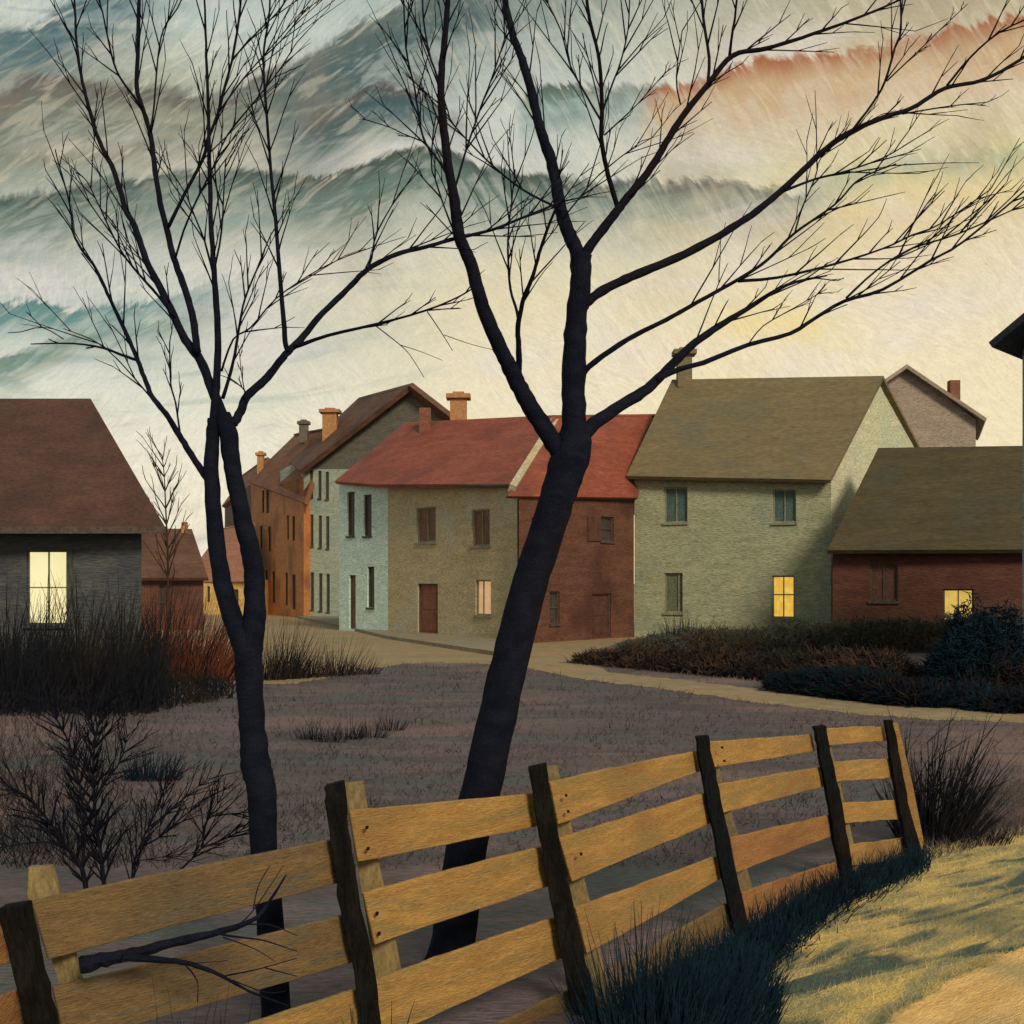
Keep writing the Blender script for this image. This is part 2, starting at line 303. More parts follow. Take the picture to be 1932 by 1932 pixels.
# a vertical wall seen between two image columns; windows are real openings with reveals
class Facade:
    def __init__(s, uL, yL, uR, yR, vL, vR, zb=-0.3):
        s.a = P(uL, vL, yL); s.b = P(uR, vR, yR)
        s.zt = (s.a.z, s.b.z); s.zb = zb
        s.d = Vector((s.b.x-s.a.x, s.b.y-s.a.y, 0)); s.L = s.d.length; s.d.normalize()
        s.n = Vector((s.d.y, -s.d.x, 0))
        c = Vector((-s.a.x, -s.a.y, 0))
        if s.n.dot(c) < 0: s.n = -s.n
        s.w = []
    def sz(s, u, v):
        r = Vector(((u-CX)/F, 1, -(v-HV)/F)); k = s.n.dot(Vector((s.a.x, s.a.y, 0)))/s.n.dot(Vector((r.x, r.y, 0)))
        p = Vector((0, 0, EYE))+r*k
        return (Vector((p.x, p.y, 0))-Vector((s.a.x, s.a.y, 0))).dot(s.d), p.z
    def pt(s, t, z, out=0.0):
        return Vector((s.a.x, s.a.y, 0))+s.d*t+s.n*out+Vector((0, 0, z))
    def rect(s, u0, v0, u1, v1):
        um, vm = (u0+u1)/2, (v0+v1)/2
        t0 = s.sz(u0, vm)[0]; t1 = s.sz(u1, vm)[0]; z1 = s.sz(um, v0)[1]; z0 = s.sz(um, v1)[1]
        return t0, t1, z0, z1
    def top(s, t): return s.zt[0]+(s.zt[1]-s.zt[0])*t/s.L
    def wall(s, rects, mat, parent, label=None, deep=.14, name='wall'):
        mb = MB(); S = sorted(set([0, s.L]+[round(r[0], 4) for r in rects]+[round(r[1], 4) for r in rects]))
        zz = sorted(set([s.zb]+[round(r[2], 4) for r in rects]+[round(r[3], 4) for r in rects]))
        for i in range(len(S)-1):
            for j in range(len(zz)):
                t0, t1 = S[i], S[i+1]; z0 = zz[j]; last = j == len(zz)-1
                zm = z0+.01 if last else (z0+zz[j+1])/2; tm = (t0+t1)/2
                if any(r[0] < tm < r[1] and r[2] < zm < r[3] for r in rects): continue
                zl, zr = (s.top(t0), s.top(t1)) if last else (zz[j+1], zz[j+1])
                mb.poly([s.pt(t0, z0), s.pt(t1, z0), s.pt(t1, zr), s.pt(t0, zl)])
        for t0, t1, z0, z1 in rects:
            c = [(t0, z0), (t1, z0), (t1, z1), (t0, z1)]
            for k in range(4):
                a, b = c[k], c[(k+1) % 4]
                mb.poly([s.pt(*a), s.pt(*b), s.pt(*b, -deep), s.pt(*a, -deep)])
        o = mb.build(name, mat, parent)
        if label: o['label'] = label
        return o
    def window(s, r, mat, parent, kind='window', fr='frame', bars=(), deep=.14, fw=.06, sill=True, label=None, panename='pane', handle=True):
        t0, t1, z0, z1 = r; fw = min(fw, (t1-t0)*.16); mb = MB()
        def bar(a, b, c, d, o0=-deep+.002, o1=-deep+.07):
            f = [s.pt(a, c, o1), s.pt(b, c, o1), s.pt(b, d, o1), s.pt(a, d, o1)]
            mb.prism(f, [s.pt(a, c, o0), s.pt(b, c, o0), s.pt(b, d, o0), s.pt(a, d, o0)])
        bar(t0, t0+fw, z0, z1); bar(t1-fw, t1, z0, z1); bar(t0+fw, t1-fw, z1-fw, z1)
        if kind == 'window': bar(t0+fw, t1-fw, z0, z0+fw)
        for b in bars:
            if b[0] == 'v': x = t0+(t1-t0)*b[1]; bar(x-fw*.35, x+fw*.35, z0+fw, z1-fw, -deep+.004, -deep+.055)
            else: y = z0+(z1-z0)*b[1]; bar(t0+fw, t1-fw, y-fw*.4, y+fw*.4, -deep+.005, -deep+.06)
        w = mb.build(kind, fr, parent)
        if label: w['label'] = label
        if kind == 'door':
            p = MB(); bw = (t1-t0-2*fw)
            def pan(a, b, c, d, o1): p.prism([s.pt(a, c, o1), s.pt(b, c, o1), s.pt(b, d, o1), s.pt(a, d, o1)], [s.pt(a, c, -deep-.05), s.pt(b, c, -deep-.05), s.pt(b, d, -deep-.05), s.pt(a, d, -deep-.05)])
            pan(t0+fw, t1-fw, z0, z1-fw, -deep+.01)
            for k0, k1 in ((.08, .42), (.5, .93)):
                pan(t0+fw+bw*.15, t1-fw-bw*.15, z0+(z1-z0)*k0, z0+(z1-z0)*k1, -deep+.03)
            p.build('leaf', mat, w)
        else:
            p = MB(); p.prism([s.pt(t0, z0, -deep+.01), s.pt(t1, z0, -deep+.01), s.pt(t1, z1, -deep+.01), s.pt(t0, z1, -deep+.01)],
                              [s.pt(t0, z0, -deep-.03), s.pt(t1, z0, -deep-.03), s.pt(t1, z1, -deep-.03), s.pt(t0, z1, -deep-.03)])
            p.build(panename, mat, w)
            if sill:
                k = MB(); e = (t1-t0)*.06; q = [(t0-e, z0-.09), (t1+e, z0-.09), (t1+e, z0-.004), (t0-e, z0-.004)]
                k.prism([s.pt(a, b, .07) for a, b in q], [s.pt(a, b, -.05) for a, b in q]); k.build('sill', fr, w)
        return w
def boxwalls(pts, tops, parent, mat, skip=(), name='wall', zb=-.3, label=None):
    """remaining walls of a footprint polygon; skip lists the edges already built"""
    mb = MB(); n = len(pts)
    for i in range(n):
        if i in skip: continue
        a, b = pts[i], pts[(i+1) % n]
        mb.poly([(a.x, a.y, zb), (b.x, b.y, zb), (b.x, b.y, tops[(i+1) % n]), (a.x, a.y, tops[i])])
    o = mb.build(name, mat, parent)
    if label: o['label'] = label
    return o
def chimney(parent, u0, u1, vt, vb, y, mat, cap=True, d=None, capmat=None, over=.12):
    a = P(u0, vt, y); b = P(u1, vb, y); w = b.x-a.x; d = d or w*.9
    mb = MB(); mb.box(((a.x+b.x)/2, y+d/2, (a.z+b.z)/2), (w, d, a.z-b.z)); c = mb.build('chimney', mat, parent)
    if cap:
        k = MB(); k.box(((a.x+b.x)/2, y+d/2, a.z+.10), (w+over*2, d+over*2, .2))
        k.box(((a.x+b.x)/2, y+d/2, a.z+.26), (w*.7, d*.7, .12)); k.build('chimney_cap', capmat or mat, c)
    return c
def roofs(parent, slabs, mat, t=.16, name='roof'):
    mb = MB()
    for s_ in slabs: mb.slab(s_, t)
    return mb.build(name, mat, parent)
def mirror(e, r): return Vector((2*r.x-e.x, 2*r.y-e.y, e.z))

# ------------------------------------------------------------------ setting: ground sheets
def rag(pts, amp, step):
    out = []
    n = len(pts)
    for i in range(n):
        a, b = pts[i], pts[(i+1) % n]; L = (b-a).length; k = max(1, int(L/step))
        for j in range(k):
            p = a.lerp(b, j/k); m = amp if k > 1 else 0
            out.append(Vector((p.x+random.uniform(-m, m), p.y+random.uniform(-m, m), p.z)))
    return out
def sheet(name, pts, z, mat, label=None, grid=None):
    bm = bmesh.new(); vs = [bm.verts.new((p.x, p.y, z)) for p in pts]; f = bm.faces.new(vs)
    if f.normal.z < 0: bmesh.ops.reverse_faces(bm, faces=[f])
    bmesh.ops.triangulate(bm, faces=list(bm.faces))
    me = bpy.data.meshes.new(name); bm.normal_update()
    bm.to_mesh(me); bm.free()
    o = bpy.data.objects.new(name, me); COL.objects.link(o); me.materials.append(M[mat]); tag(o, label, None, None, 'structure'); return o
PV = [(560, 1166), (640, 1184), (732, 1206), (860, 1226), (992, 1246), (992, 1214), (976, 1205), (732, 1180), (560, 1148)]
pv = [gr(u, v) for u, v in PV]
pm = MB(); pm.prism([p+Vector((0, 0, .13)) for p in pv][::-1], [p+Vector((0, 0, -.05)) for p in pv][::-1]); 
tag(pm.build('pavement', 'pave'), 'low raised pavement along the foot of the tan and mint corner house', None, None, 'structure')
GR = MB(); GR.poly([(-1500, -200, 0), (1500, -200, 0), (1500, 3000, 0), (-1500, 3000, 0)])
tag(GR.build('ground', 'field'), 'dark purple brown field between the fence and the houses', None, None, 'structure')
st = [(250, 1116), (1500, 1116), (1500, 1190), (1190, 1206), (1120, 1228), (1085, 1243), (1150, 1268), (1300, 1285), (1450, 1303), (1600, 1322), (1750, 1334), (2050, 1338), (2900, 1336),
      (2900, 1372), (2050, 1368), (1932, 1364), (1750, 1357), (1600, 1346), (1400, 1322), (1250, 1300), (1100, 1282), (975, 1256), (860, 1250), (760, 1252), (680, 1266), (560, 1290), (430, 1290), (400, 1230), (250, 1180)]
sp_ = []
for i in range(len(st)):
    a, b = st[i], st[(i+1) % len(st)]
    n = max(1, int(hypot(a[0]-b[0], a[1]-b[1])/8))
    for k in range(n):
        t = k/n; sp_.append(gr(a[0]+(b[0]-a[0])*t+random.uniform(-2, 2), max(1112, a[1]+(b[1]-a[1])*t+random.uniform(-1.6, 1.6))))
sheet('street', sp_, .004, 'street', 'tan earth street that runs before the houses and narrows into a path')
bk = [(2900, 1330), (2300, 1470), (1932, 1572), (1830, 1592), (1750, 1614), (1670, 1650), (1600, 1692), (1540, 1735), (1480, 1786), (1430, 1850), (1380, 1932), (1320, 2050), (1250, 2300), (4200, 2300)]
# bank with soft relief
def inpoly(x, y, poly):
    c = False; n = len(poly)
    for i in range(n):
        a, b = poly[i], poly[(i+1) % n]
        if (a.y > y) != (b.y > y) and x < (b.x-a.x)*(y-a.y)/(b.y-a.y)+a.x: c = not c
    return c
bkp = [gr(u, v) for u, v in bk]
sp_ = []
for i in range(len(bk)):
    a, b = bk[i], bk[(i+1) % len(bk)]
    n = max(1, int(hypot(a[0]-b[0], a[1]-b[1])/7))
    for k in range(n):
        t = k/n; sp_.append(gr(a[0]+(b[0]-a[0])*t+random.uniform(-4, 4), a[1]+(b[1]-a[1])*t+random.uniform(-3, 3)))
sheet('grass_bank', sp_, .004, 'bank', 'sunlit yellow green grass bank on the near side of the fence')
ln = [(2900, 1430), (2500, 1560), (2100, 1712), (1932, 1786), (1860, 1822), (1800, 1846), (1740, 1885), (1690, 1912), (1640, 1960), (1560, 2100), (1500, 2300), (4200, 2300)]
lnp = [gr(u, v) for u, v in ln]
sp_ = []
for i in range(len(ln)):
    a, b = ln[i], ln[(i+1) % len(ln)]
    n = max(1, int(hypot(a[0]-b[0], a[1]-b[1])/12))
    for k in range(n):
        t = k/n; sp_.append(gr(a[0]+(b[0]-a[0])*t+random.uniform(-2, 2), a[1]+(b[1]-a[1])*t+random.uniform(-1.5, 1.5)))
sheet('lane', sp_, .008, 'lane', 'orange sandy lane in the near right corner')

# ------------------------------------------------------------------ houses
# corner house, tan front and mint side under one red roof
h = thing('corner_house', 'corner house with dull tan front, mint side wall and red hipped roof', 'house', gr(732, 1195))
A = Facade(732, 54, 976, 45.6, 913, 911)
ws = [A.rect(786, 957, 822, 1023), A.rect(890, 961, 924, 1030), A.rect(897, 1094, 926, 1161)]
dr = A.rect(788, 1101, 826, 1199); dr = (dr[0], dr[1], .05, dr[3])
A.wall(ws+[dr], 'tan', h, 'tan plaster front wall')
A.window(ws[0], 'wred', h, bars=[('v', .5)], label='shuttered upper window, left'); A.window(ws[1], 'wred', h, bars=[('v', .5)], label='shuttered upper window, right')
A.window(ws[2], 'lamppeach', h, bars=[('v', .4)], label='window with faint peach light')
A.window(dr, 'door', h, kind='door', fr='framed')
B = Facade(640, 57.5, 732, 54, 908, 913)
B.b = A.a.copy(); B.d = Vector((B.b.x-B.a.x, B.b.y-B.a.y, 0)); B.L = B.d.length; B.d.normalize(); B.n = Vector((B.d.y, -B.d.x, 0))
if B.n.y > 0: B.n = -B.n
B.zt = (B.a.z, A.zt[0])
ws = [B.rect(655, 928, 669, 1011), B.rect(686, 933, 701, 1011), B.rect(693, 1069, 706, 1146)]
dr = B.rect(659, 1085, 671, 1180); dr = (dr[0], dr[1], .1, dr[3])
B.wall(ws+[dr], 'mint', h, 'mint side wall, coloured bright as if lit')
for w in ws: B.window(w, 'wdark', h, fr='framed')
B.window(dr, 'wred', h, kind='door', fr='framed')
bk0 = B.a+Vector((7, 9, 0)); bk1 = A.b+Vector((5, 9, 0))
boxwalls([B.a, bk0, bk1, A.b], [B.a.z, B.a.z, A.b.z, A.b.z], h, 'tan', skip=(3,))
e0, e1 = P(706, 914, 53.2), P(966, 913, 45.0)
e0b = P(728, 915, 53.4)
r0, r1 = P(764, 797, 59), P(1046, 783, 51)
hp = P(631, 908, 57.6)
rf = roofs(h, [[e0, e1, r1, r0], [e0, r0, hp], [r0, r1, mirror(e1, r1), mirror(e0, r0)], [hp, r0, mirror(e0, r0)]], 'rred')
chimney(rf, 849, 880, 751, 812, 56.8, 'chim', over=.18)
chimney(rf, 791, 812, 769, 822, 56.6, 'chimr', cap=False)
gut = MB(); gut.tube([P(727, 917, 53.1), P(966, 915.5, 44.9)], [.07, .07], 8); gut.build('gutter', 'framed', h)
# red-brown narrow house
h = thing('row_house', 'narrow red brown house with red roof standing behind the big tree', 'house', gr(1085, 1212))
A = Facade(979, 44.6, 1196, 50.4, 938, 939)
ws = [A.rect(1134, 975, 1158, 1021), A.rect(1037, 1116, 1056, 1177), A.rect(1003, 977, 1020, 1021)]
dr = A.rect(1117, 1120, 1153, 1200); dr = (dr[0], dr[1], .05, dr[3])
A.wall(ws+[dr], 'redw', h)
for w in ws: A.window(w, 'wdark', h, fr='framed', bars=[('h', .5)])
w = A.rect(1108, 975, 1132, 1021); sh = MB(); sh.prism([A.pt(w[0], w[2], .05), A.pt(w[1], w[2], .05), A.pt(w[1], w[3], .05), A.pt(w[0], w[3], .05)], [A.pt(w[0], w[2], .003), A.pt(w[1], w[2], .003), A.pt(w[1], w[3], .003), A.pt(w[0], w[3], .003)]); sh.build('shutter', 'doord', h)
A.window(dr, 'doord', h, kind='door', fr='framed')
boxwalls([A.a, A.a+Vector((4, 9, 0)), A.b+Vector((0, 7, 0)), A.b], [A.a.z, A.a.z, A.b.z, A.b.z], h, 'redw', skip=(3,))
e0, e1 = P(958, 936, 43.9), P(1204, 939, 50.0); r0, r1 = P(1046, 783, 50.5), P(1236, 781, 54.5)
roofs(h, [[e0, e1, r1, r0], [r0, r1, mirror(e1, r1), mirror(e0, r0)]], 'rred')
cp = MB(); cp.slab([P(962, 913, 44.3), P(974, 918, 44.25), P(1054, 791, 50.3), P(1042, 787, 50.4)], .3); o = cp.build('roof_coping', 'tan', h)
# tall grey gable house behind
h = thing('tall_house', 'tall grey house with dark boarded gable rising behind the red roof', 'house', gr(600, 1166))
A = Facade(571, 78, 990, 73, 885, 886)
rows = [(883, 938), (967, 1031), (1076, 1150)]; ws = []
for i, (v0, v1) in enumerate(rows):
    for k, u0 in enumerate((584, 600, 614)):
        ws.append(A.rect(u0+i*.8, v0+4+k*1.5, u0+i*.8+6.5, v1+k*2))
A.wall(ws, 'grey', h)
for w in ws: A.window(w, 'wdark', h, fr='framed', fw=.04)
ap = P(780, 724, 75.4)
gb = MB(); gb.prism([A.pt(0, A.zt[0]+.0), A.pt(A.L, A.zt[1]), ap+A.n*0], [A.pt(0, A.zt[0], -.2), A.pt(A.L, A.zt[1], -.2), ap-A.n*.2]); gb.build('gable', 'dgrey', h)
dv = Vector((-1.9, 9.0, 0))
boxwalls([A.a, A.a+dv, A.b+dv, A.b], [A.a.z]*4, h, 'grey', skip=(3,))
rl, fr_ = P(779, 722, 74.6), P(677, 750, 82)
el_, efl = P(565, 888, 77.3), P(546, 872, 84.5)
er_ = P(996, 890, 72.4); efr = er_+Vector((-4, 8, 0))
rf = roofs(h, [[el_, rl, fr_, efl], [rl, er_, efr, fr_]], 'rbrownb', .3)
chimney(rf, 608, 635, 778, 850, 79.2, 'chim', over=.2)
# orange street house
h = thing('street_house', 'orange three storey street house with dark rust roof', 'house', gr(524, 1156))
A = Facade(474, 93, 573, 77.2, 908, 946)
ws = [A.rect(*r) for r in ((494, 925, 498.5, 967), (502, 924, 508, 968), (541, 972, 545, 1018), (551, 974, 556.5, 1020), (490, 992, 495, 1035), (505, 993, 511.5, 1041),
      (500, 1076, 505, 1135), (513, 1078, 519, 1137), (538, 1080, 543, 1142), (551, 1084, 558, 1150))]
A.wall(ws, 'orange', h)
for w in ws: A.window(w, 'wdark', h, fr='framed', fw=.04, sill=False)
boxwalls([A.a, A.a+Vector((7, 6, 0)), A.b+Vector((3, 6, 0)), A.b], [A.a.z, A.a.z, A.b.z, A.b.z], h, 'orange', skip=(3,))
el_, er_ = P(466, 908, 92.5), P(574, 949, 76.4); r0, r1 = P(560, 817, 92), P(620, 806, 81)
rf = roofs(h, [[el_, er_, r1, r0], [r0, r1, mirror(er_, r1), mirror(el_, r0)]], 'rrust', .3)
dm = MB(); a = [P(529, 888, 84), P(566, 868, 82), P(566, 905, 82), P(529, 928, 84)]
dm.prism(a, [p+Vector((3, 4, 0)) for p in a]); dm.build('dormer', 'grey', rf)
chimney(rf, 564, 580, 800, 835, 84, 'chimd')
chimney(rf, 485, 497, 859, 905, 91, 'chim')
# small dark red house next down the street
h = thing('side_house', 'narrow dark red house at the far end of the orange house', 'house', gr(462, 1150))
A = Facade(424, 112, 475, 93.5, 950, 912)
ws = [A.rect(455, 1000, 460, 1040), A.rect(455, 1080, 460, 1120)]
A.wall(ws, 'redw', h)
for w in ws: A.window(w, 'wdark', h, fr='framed', fw=.04, sill=False)
boxwalls([A.a, A.a+Vector((7, 6, 0)), A.b+Vector((7, 6, 0)), A.b], [A.a.z, A.a.z, A.b.z, A.b.z], h, 'redw', skip=(3,))
el_, er_ = P(418, 955, 111), P(478, 910, 93); r0, r1 = P(462, 893, 116), P(505, 862, 97)
roofs(h, [[el_, er_, r1, r0], [r0, r1, mirror(er_, r1), mirror(el_, r0)]], 'rrust', .3)
# yellow cottage at the street's end
h = thing('yellow_cottage', 'yellow cottage with pink brown roof seen between the forked stems', 'house', gr(410, 1155))
A = Facade(350, 88, 466, 84, 1094, 1094)
ws = [A.rect(390, 1106, 396, 1136), A.rect(441, 1112, 450, 1150), A.rect(368, 1106, 374, 1132)]
A.wall(ws, 'yellow', h)
for w in ws: A.window(w, 'wdark', h, fr='framed', fw=.05, sill=False)
boxwalls([A.a, A.a+Vector((2, 8, 0)), A.b+Vector((2, 8, 0)), A.b], [A.a.z]*4, h, 'yellow', skip=(3,))
el_, er_ = P(380, 1098, 87), P(470, 1097, 83.4); r0, r1 = P(420, 996, 91), P(478, 984, 88)
el0 = P(346, 1098, 88.2)
roofs(h, [[el0, er_, r1, r0], [r0, r1, mirror(er_, r1), mirror(el0, r0)]], 'rpink', .2)
# brown roofed cottage beside the dark house
h = thing('brown_cottage', 'low brown cottage beyond the bush with small chimney on the ridge', 'house', gr(320, 1185))
A = Facade(255, 58, 384, 58, 1086, 1086)
ws = [A.rect(300, 1105, 312, 1135)]
A.wall(ws, 'redw', h)
A.window(ws[0], 'wdark', h, fr='framed')
boxwalls([A.a, A.a+Vector((-1.4, 7, 0)), A.b+Vector((-1.8, 7, 0)), A.b], [A.a.z]*4, h, 'redw', skip=(3,))
el_, er_ = P(250, 1090, 57.5), P(393, 1090, 57.5); r0, r1 = P(250, 996, 61), P(362, 998, 61)
rf = roofs(h, [[el_, er_, r1, r0], [r0, r1, mirror(er_, r1), mirror(el_, r0)]], 'rbrownb', .16)
chimney(rf, 342, 352, 985, 1006, 60.6, 'chim', cap=False)
# dark slate house at left
h = thing('dark_house', 'dark slate grey house with brown roof and one cream lit window', 'house', gr(140, 1290))
A = Facade(-190, 27.4, 267, 27, 994, 994)
ws = [A.rect(49, 1039, 125, 1178)]
A.wall(ws, 'slate', h)
A.window(ws[0], 'lampcream', h, fr='slate', bars=[('v', .52), ('h', .5)], fw=.03)
w = ws[0]; sh = MB(); t0 = w[1]+.02; sh.prism([A.pt(t0, w[2], .04), A.pt(t0+.14, w[2], .04), A.pt(t0+.14, w[3], .04), A.pt(t0, w[3], .04)], [A.pt(t0, w[2], .003), A.pt(t0+.14, w[2], .003), A.pt(t0+.14, w[3], .003), A.pt(t0, w[3], .003)]); sh.build('shutter', 'greyhedge', h)
A.n = Vector((0, -1, 0))
bkv = Vector((-5.2, 9.0, 0))
boxwalls([A.a, A.a+bkv, A.b+bkv, A.b], [A.a.z]*4, h, 'slate', skip=(3,))
el_, er_ = P(-210, 995, 26.4), P(312, 980, 26.4); er_.z = el_.z; r0, r1 = P(-190, 752, 31), P(171, 752, 31)
rf = roofs(h, [[el_, er_, r1, r0], [r0, r1, mirror(er_, r1), mirror(el_, r0)]], 'rbrown', .12)
mid_ = A.b+bkv*.5
gb = MB(); gb.poly([A.b, A.b+bkv, Vector((mid_.x, mid_.y, r1.z-.3))]); gb.build('gable', 'slate', h)
fa = MB(); fa.box((0, 0, 0), (1, 1, 1)); fa.v = []; fa.f = []
fa.prism([el_+Vector((0, -.02, -.13)), er_+Vector((0, -.02, -.13)), er_+Vector((0, -.02, .02)), el_+Vector((0, -.02, .02))],
         [el_+Vector((0, .06, -.13)), er_+Vector((0, .06, -.13)), er_+Vector((0, .06, .02)), el_+Vector((0, .06, .02))]); fa.build('fascia', 'framed', h)
# green house
h = thing('green_house', 'sage green house with olive roof, gable coloured pale as if sunlit and gold lit window', 'house', gr(1380, 1206))
A = Facade(1197, 50.4, 1568, 46.8, 899, 903)
ws = [A.rect(1253, 919, 1297, 986), A.rect(1458, 923, 1502, 986), A.rect(1253, 1081, 1288, 1156), A.rect(1456, 1086, 1499, 1166)]
A.wall(ws, 'green', h, 'sage green front wall')
A.window(ws[0], 'wteal', h, bars=[('v', .5)], label='teal shuttered upper window'); A.window(ws[1], 'wteal', h, bars=[('v', .5)], label='teal shuttered upper window')
A.window(ws[2], 'wgreen', h, bars=[('v', .75)]); A.window(ws[3], 'lampgold', h, bars=[('v', .5), ('h', .55)], label='gold lit window')
gx = P(1775, 900, 54.5); gx.z = A.b.z
apx = P(1662, 716, 50.6)
gw = MB(); gw.poly([(A.b.x, A.b.y, -.3), (gx.x, gx.y, -.3), (gx.x, gx.y, gx.z), tuple(apx), (A.b.x, A.b.y, A.b.z)])
gw.build('gable_wall', 'litgreen', h)
boxwalls([A.a, A.a+(gx-A.b), gx], [A.a.z, A.a.z, gx.z], h, 'green', skip=(2,))
e0, e1 = P(1181, 898, 50.0), P(1566, 905, 46.2); r0, r1 = P(1268, 716, 54), P(1667, 709, 50.3)
rb = mirror(e1, r1)
rb = gx+Vector((.3, .2, -.1))
rf = roofs(h, [[e0, e1, r1, r0], [r0, r1, rb, mirror(e0, r0)]], 'rolive', .16)
chimney(rf, 1279, 1306, 668, 730, 53.4, 'rolive', over=.18)
# taupe gabled house behind
h = thing('taupe_house', 'taupe gabled house rising behind the pale green gable', 'house', gr(1750, 1178))
A = Facade(1560, 66, 1841, 66, 792, 792)
A.wall([], 'taupe', h)
ap = P(1711, 692, 66)
gb = MB(); gb.prism([A.pt(0, A.zt[0]), A.pt(A.L, A.zt[1]), ap], [A.pt(0, A.zt[0], -.2), A.pt(A.L, A.zt[1], -.2), ap+Vector((0, .2, 0))]); gb.build('gable', 'taupe', h)
bkv = Vector((3, 9, 0)); boxwalls([A.a, A.a+bkv, A.b+bkv, A.b], [A.a.z]*4, h, 'taupe', skip=(3,))
a0, a1, a2 = P(1546, 800, 65.4), P(1711, 687, 65.4), P(1862, 789, 65.4)
rf = roofs(h, [[a0, a1, a1+bkv, a0+bkv], [a1, a2, a2+bkv, a1+bkv]], 'taupe', .18)
chimney(rf, 1793, 1812, 717, 762, 66.5, 'chimr', cap=False)
# dark red low house at right
h = thing('red_house', 'low dark red house with big dark olive roof and gold lit window', 'house', gr(1750, 1222))
A = Facade(1571, 43.2, 2080, 40.2, 1040, 1036)
ws = [A.rect(1641, 1062, 1694, 1134), A.rect(1779, 1111, 1837, 1176)]
A.wall(ws, 'brick', h)
A.window(ws[0], 'doord', h, fr='framed', bars=[('v', .5)], label='dark shuttered window'); A.window(ws[1], 'lampgold2', h, fr='framed', bars=[('v', .5)], label='gold lit window')
bkv = Vector((4.6, 8.5, 0)); boxwalls([A.a, A.a+bkv, A.b+bkv, A.b], [A.a.z]*4, h, 'brick', skip=(3,))
e0, e1 = P(1561, 1038, 42.6), P(2110, 1036, 39.6); r0, r1 = P(1657, 845, 46.5), P(2140, 838, 43.5)
roofs(h, [[e0, e1, r1, r0], [r0, r1, mirror(e1, r1), mirror(e0, r0)]], 'rdark', .16)
# near house at the right edge
h = thing('edge_house', 'pale blue house at the right edge with dark navy overhanging eave', 'house', gr(1925, 1290))
A = Facade(1929, 27.2, 2300, 22, 640, 640)
A.wall([], 'paleblue', h)
bkv = Vector((6, 7, 0)); boxwalls([A.a, A.a+bkv, A.b+bkv, A.b], [A.a.z]*4, h, 'paleblue', skip=(3,))
apz = P(2110, 455, 24.6)
gb = MB(); gb.prism([A.pt(0, A.a.z), A.pt(A.L, A.b.z), apz], [A.pt(0, A.a.z, -.2), A.pt(A.L, A.b.z, -.2), apz+Vector((0, .2, 0))]); gb.build('gable', 'paleblue', h)
a0 = P(1865, 646, 26.3); a1 = P(2110, 440, 24.2); a2 = P(2370, 650, 21.2); bk_ = Vector((6.5, 7.6, 0))
f1 = Vector((.9, .9, -.28))
roofs(h, [[a0, a1, a1+bk_, a0+bk_], [a1, a2, a2+bk_, a1+bk_]], 'navy', .14)

# ------------------------------------------------------------------ bare trees
def cat(pts, n=5):
    """smooth polyline of (u,v,w,y)"""
    out = []
    for i in range(len(pts)-1):
        p0 = pts[max(i-1, 0)]; p1 = pts[i]; p2 = pts[i+1]; p3 = pts[min(i+2, len(pts)-1)]
        for k in range(n):
            t = k/n; t2 = t*t; t3 = t2*t
            q = []
            for j in range(len(p1)):
                if j == 2: q.append(p1[2]+(p2[2]-p1[2])*t)
                else: q.append(.5*((2*p1[j])+(-p0[j]+p2[j])*t+(2*p0[j]-5*p1[j]+4*p2[j]-p3[j])*t2+(-p0[j]+3*p1[j]-3*p2[j]+p3[j])*t3))
            out.append(tuple(q))
    out.append(tuple(pts[-1])); return out
def limb(mb, pts, w0, w1, y0, dy, sides=7, jit=.10):
    n = len(pts); q = []
    if len(pts[0]) == 2 and w0 < 30: w0 *= .74; w1 *= .80
    L = [0]
    for i in range(1, n): L.append(L[-1]+hypot(pts[i][0]-pts[i-1][0], pts[i][1]-pts[i-1][1]))
    for i, p in enumerate(pts):
        t = L[i]/L[-1]; w = p[2] if len(p) > 2 else w0+(w1-w0)*t**.8
        q.append((p[0], p[1], w, y0+dy*t*(L[-1]/400)))
    c = cat(q, 5 if w0 > 12 else 3)
    jx = min(.9, .1+w0*.03)
    c = [(a+(random.gauss(0, jx*.5) if 0 < i < len(c)-1 else 0), b, w, y) for i, (a, b, w, y) in enumerate(c)]
    mb.tube([P(a, b, y) for a, b, w, y in c], [max(.0006, w/2/F*y) for a, b, w, y in c], sides, jit)
    return c
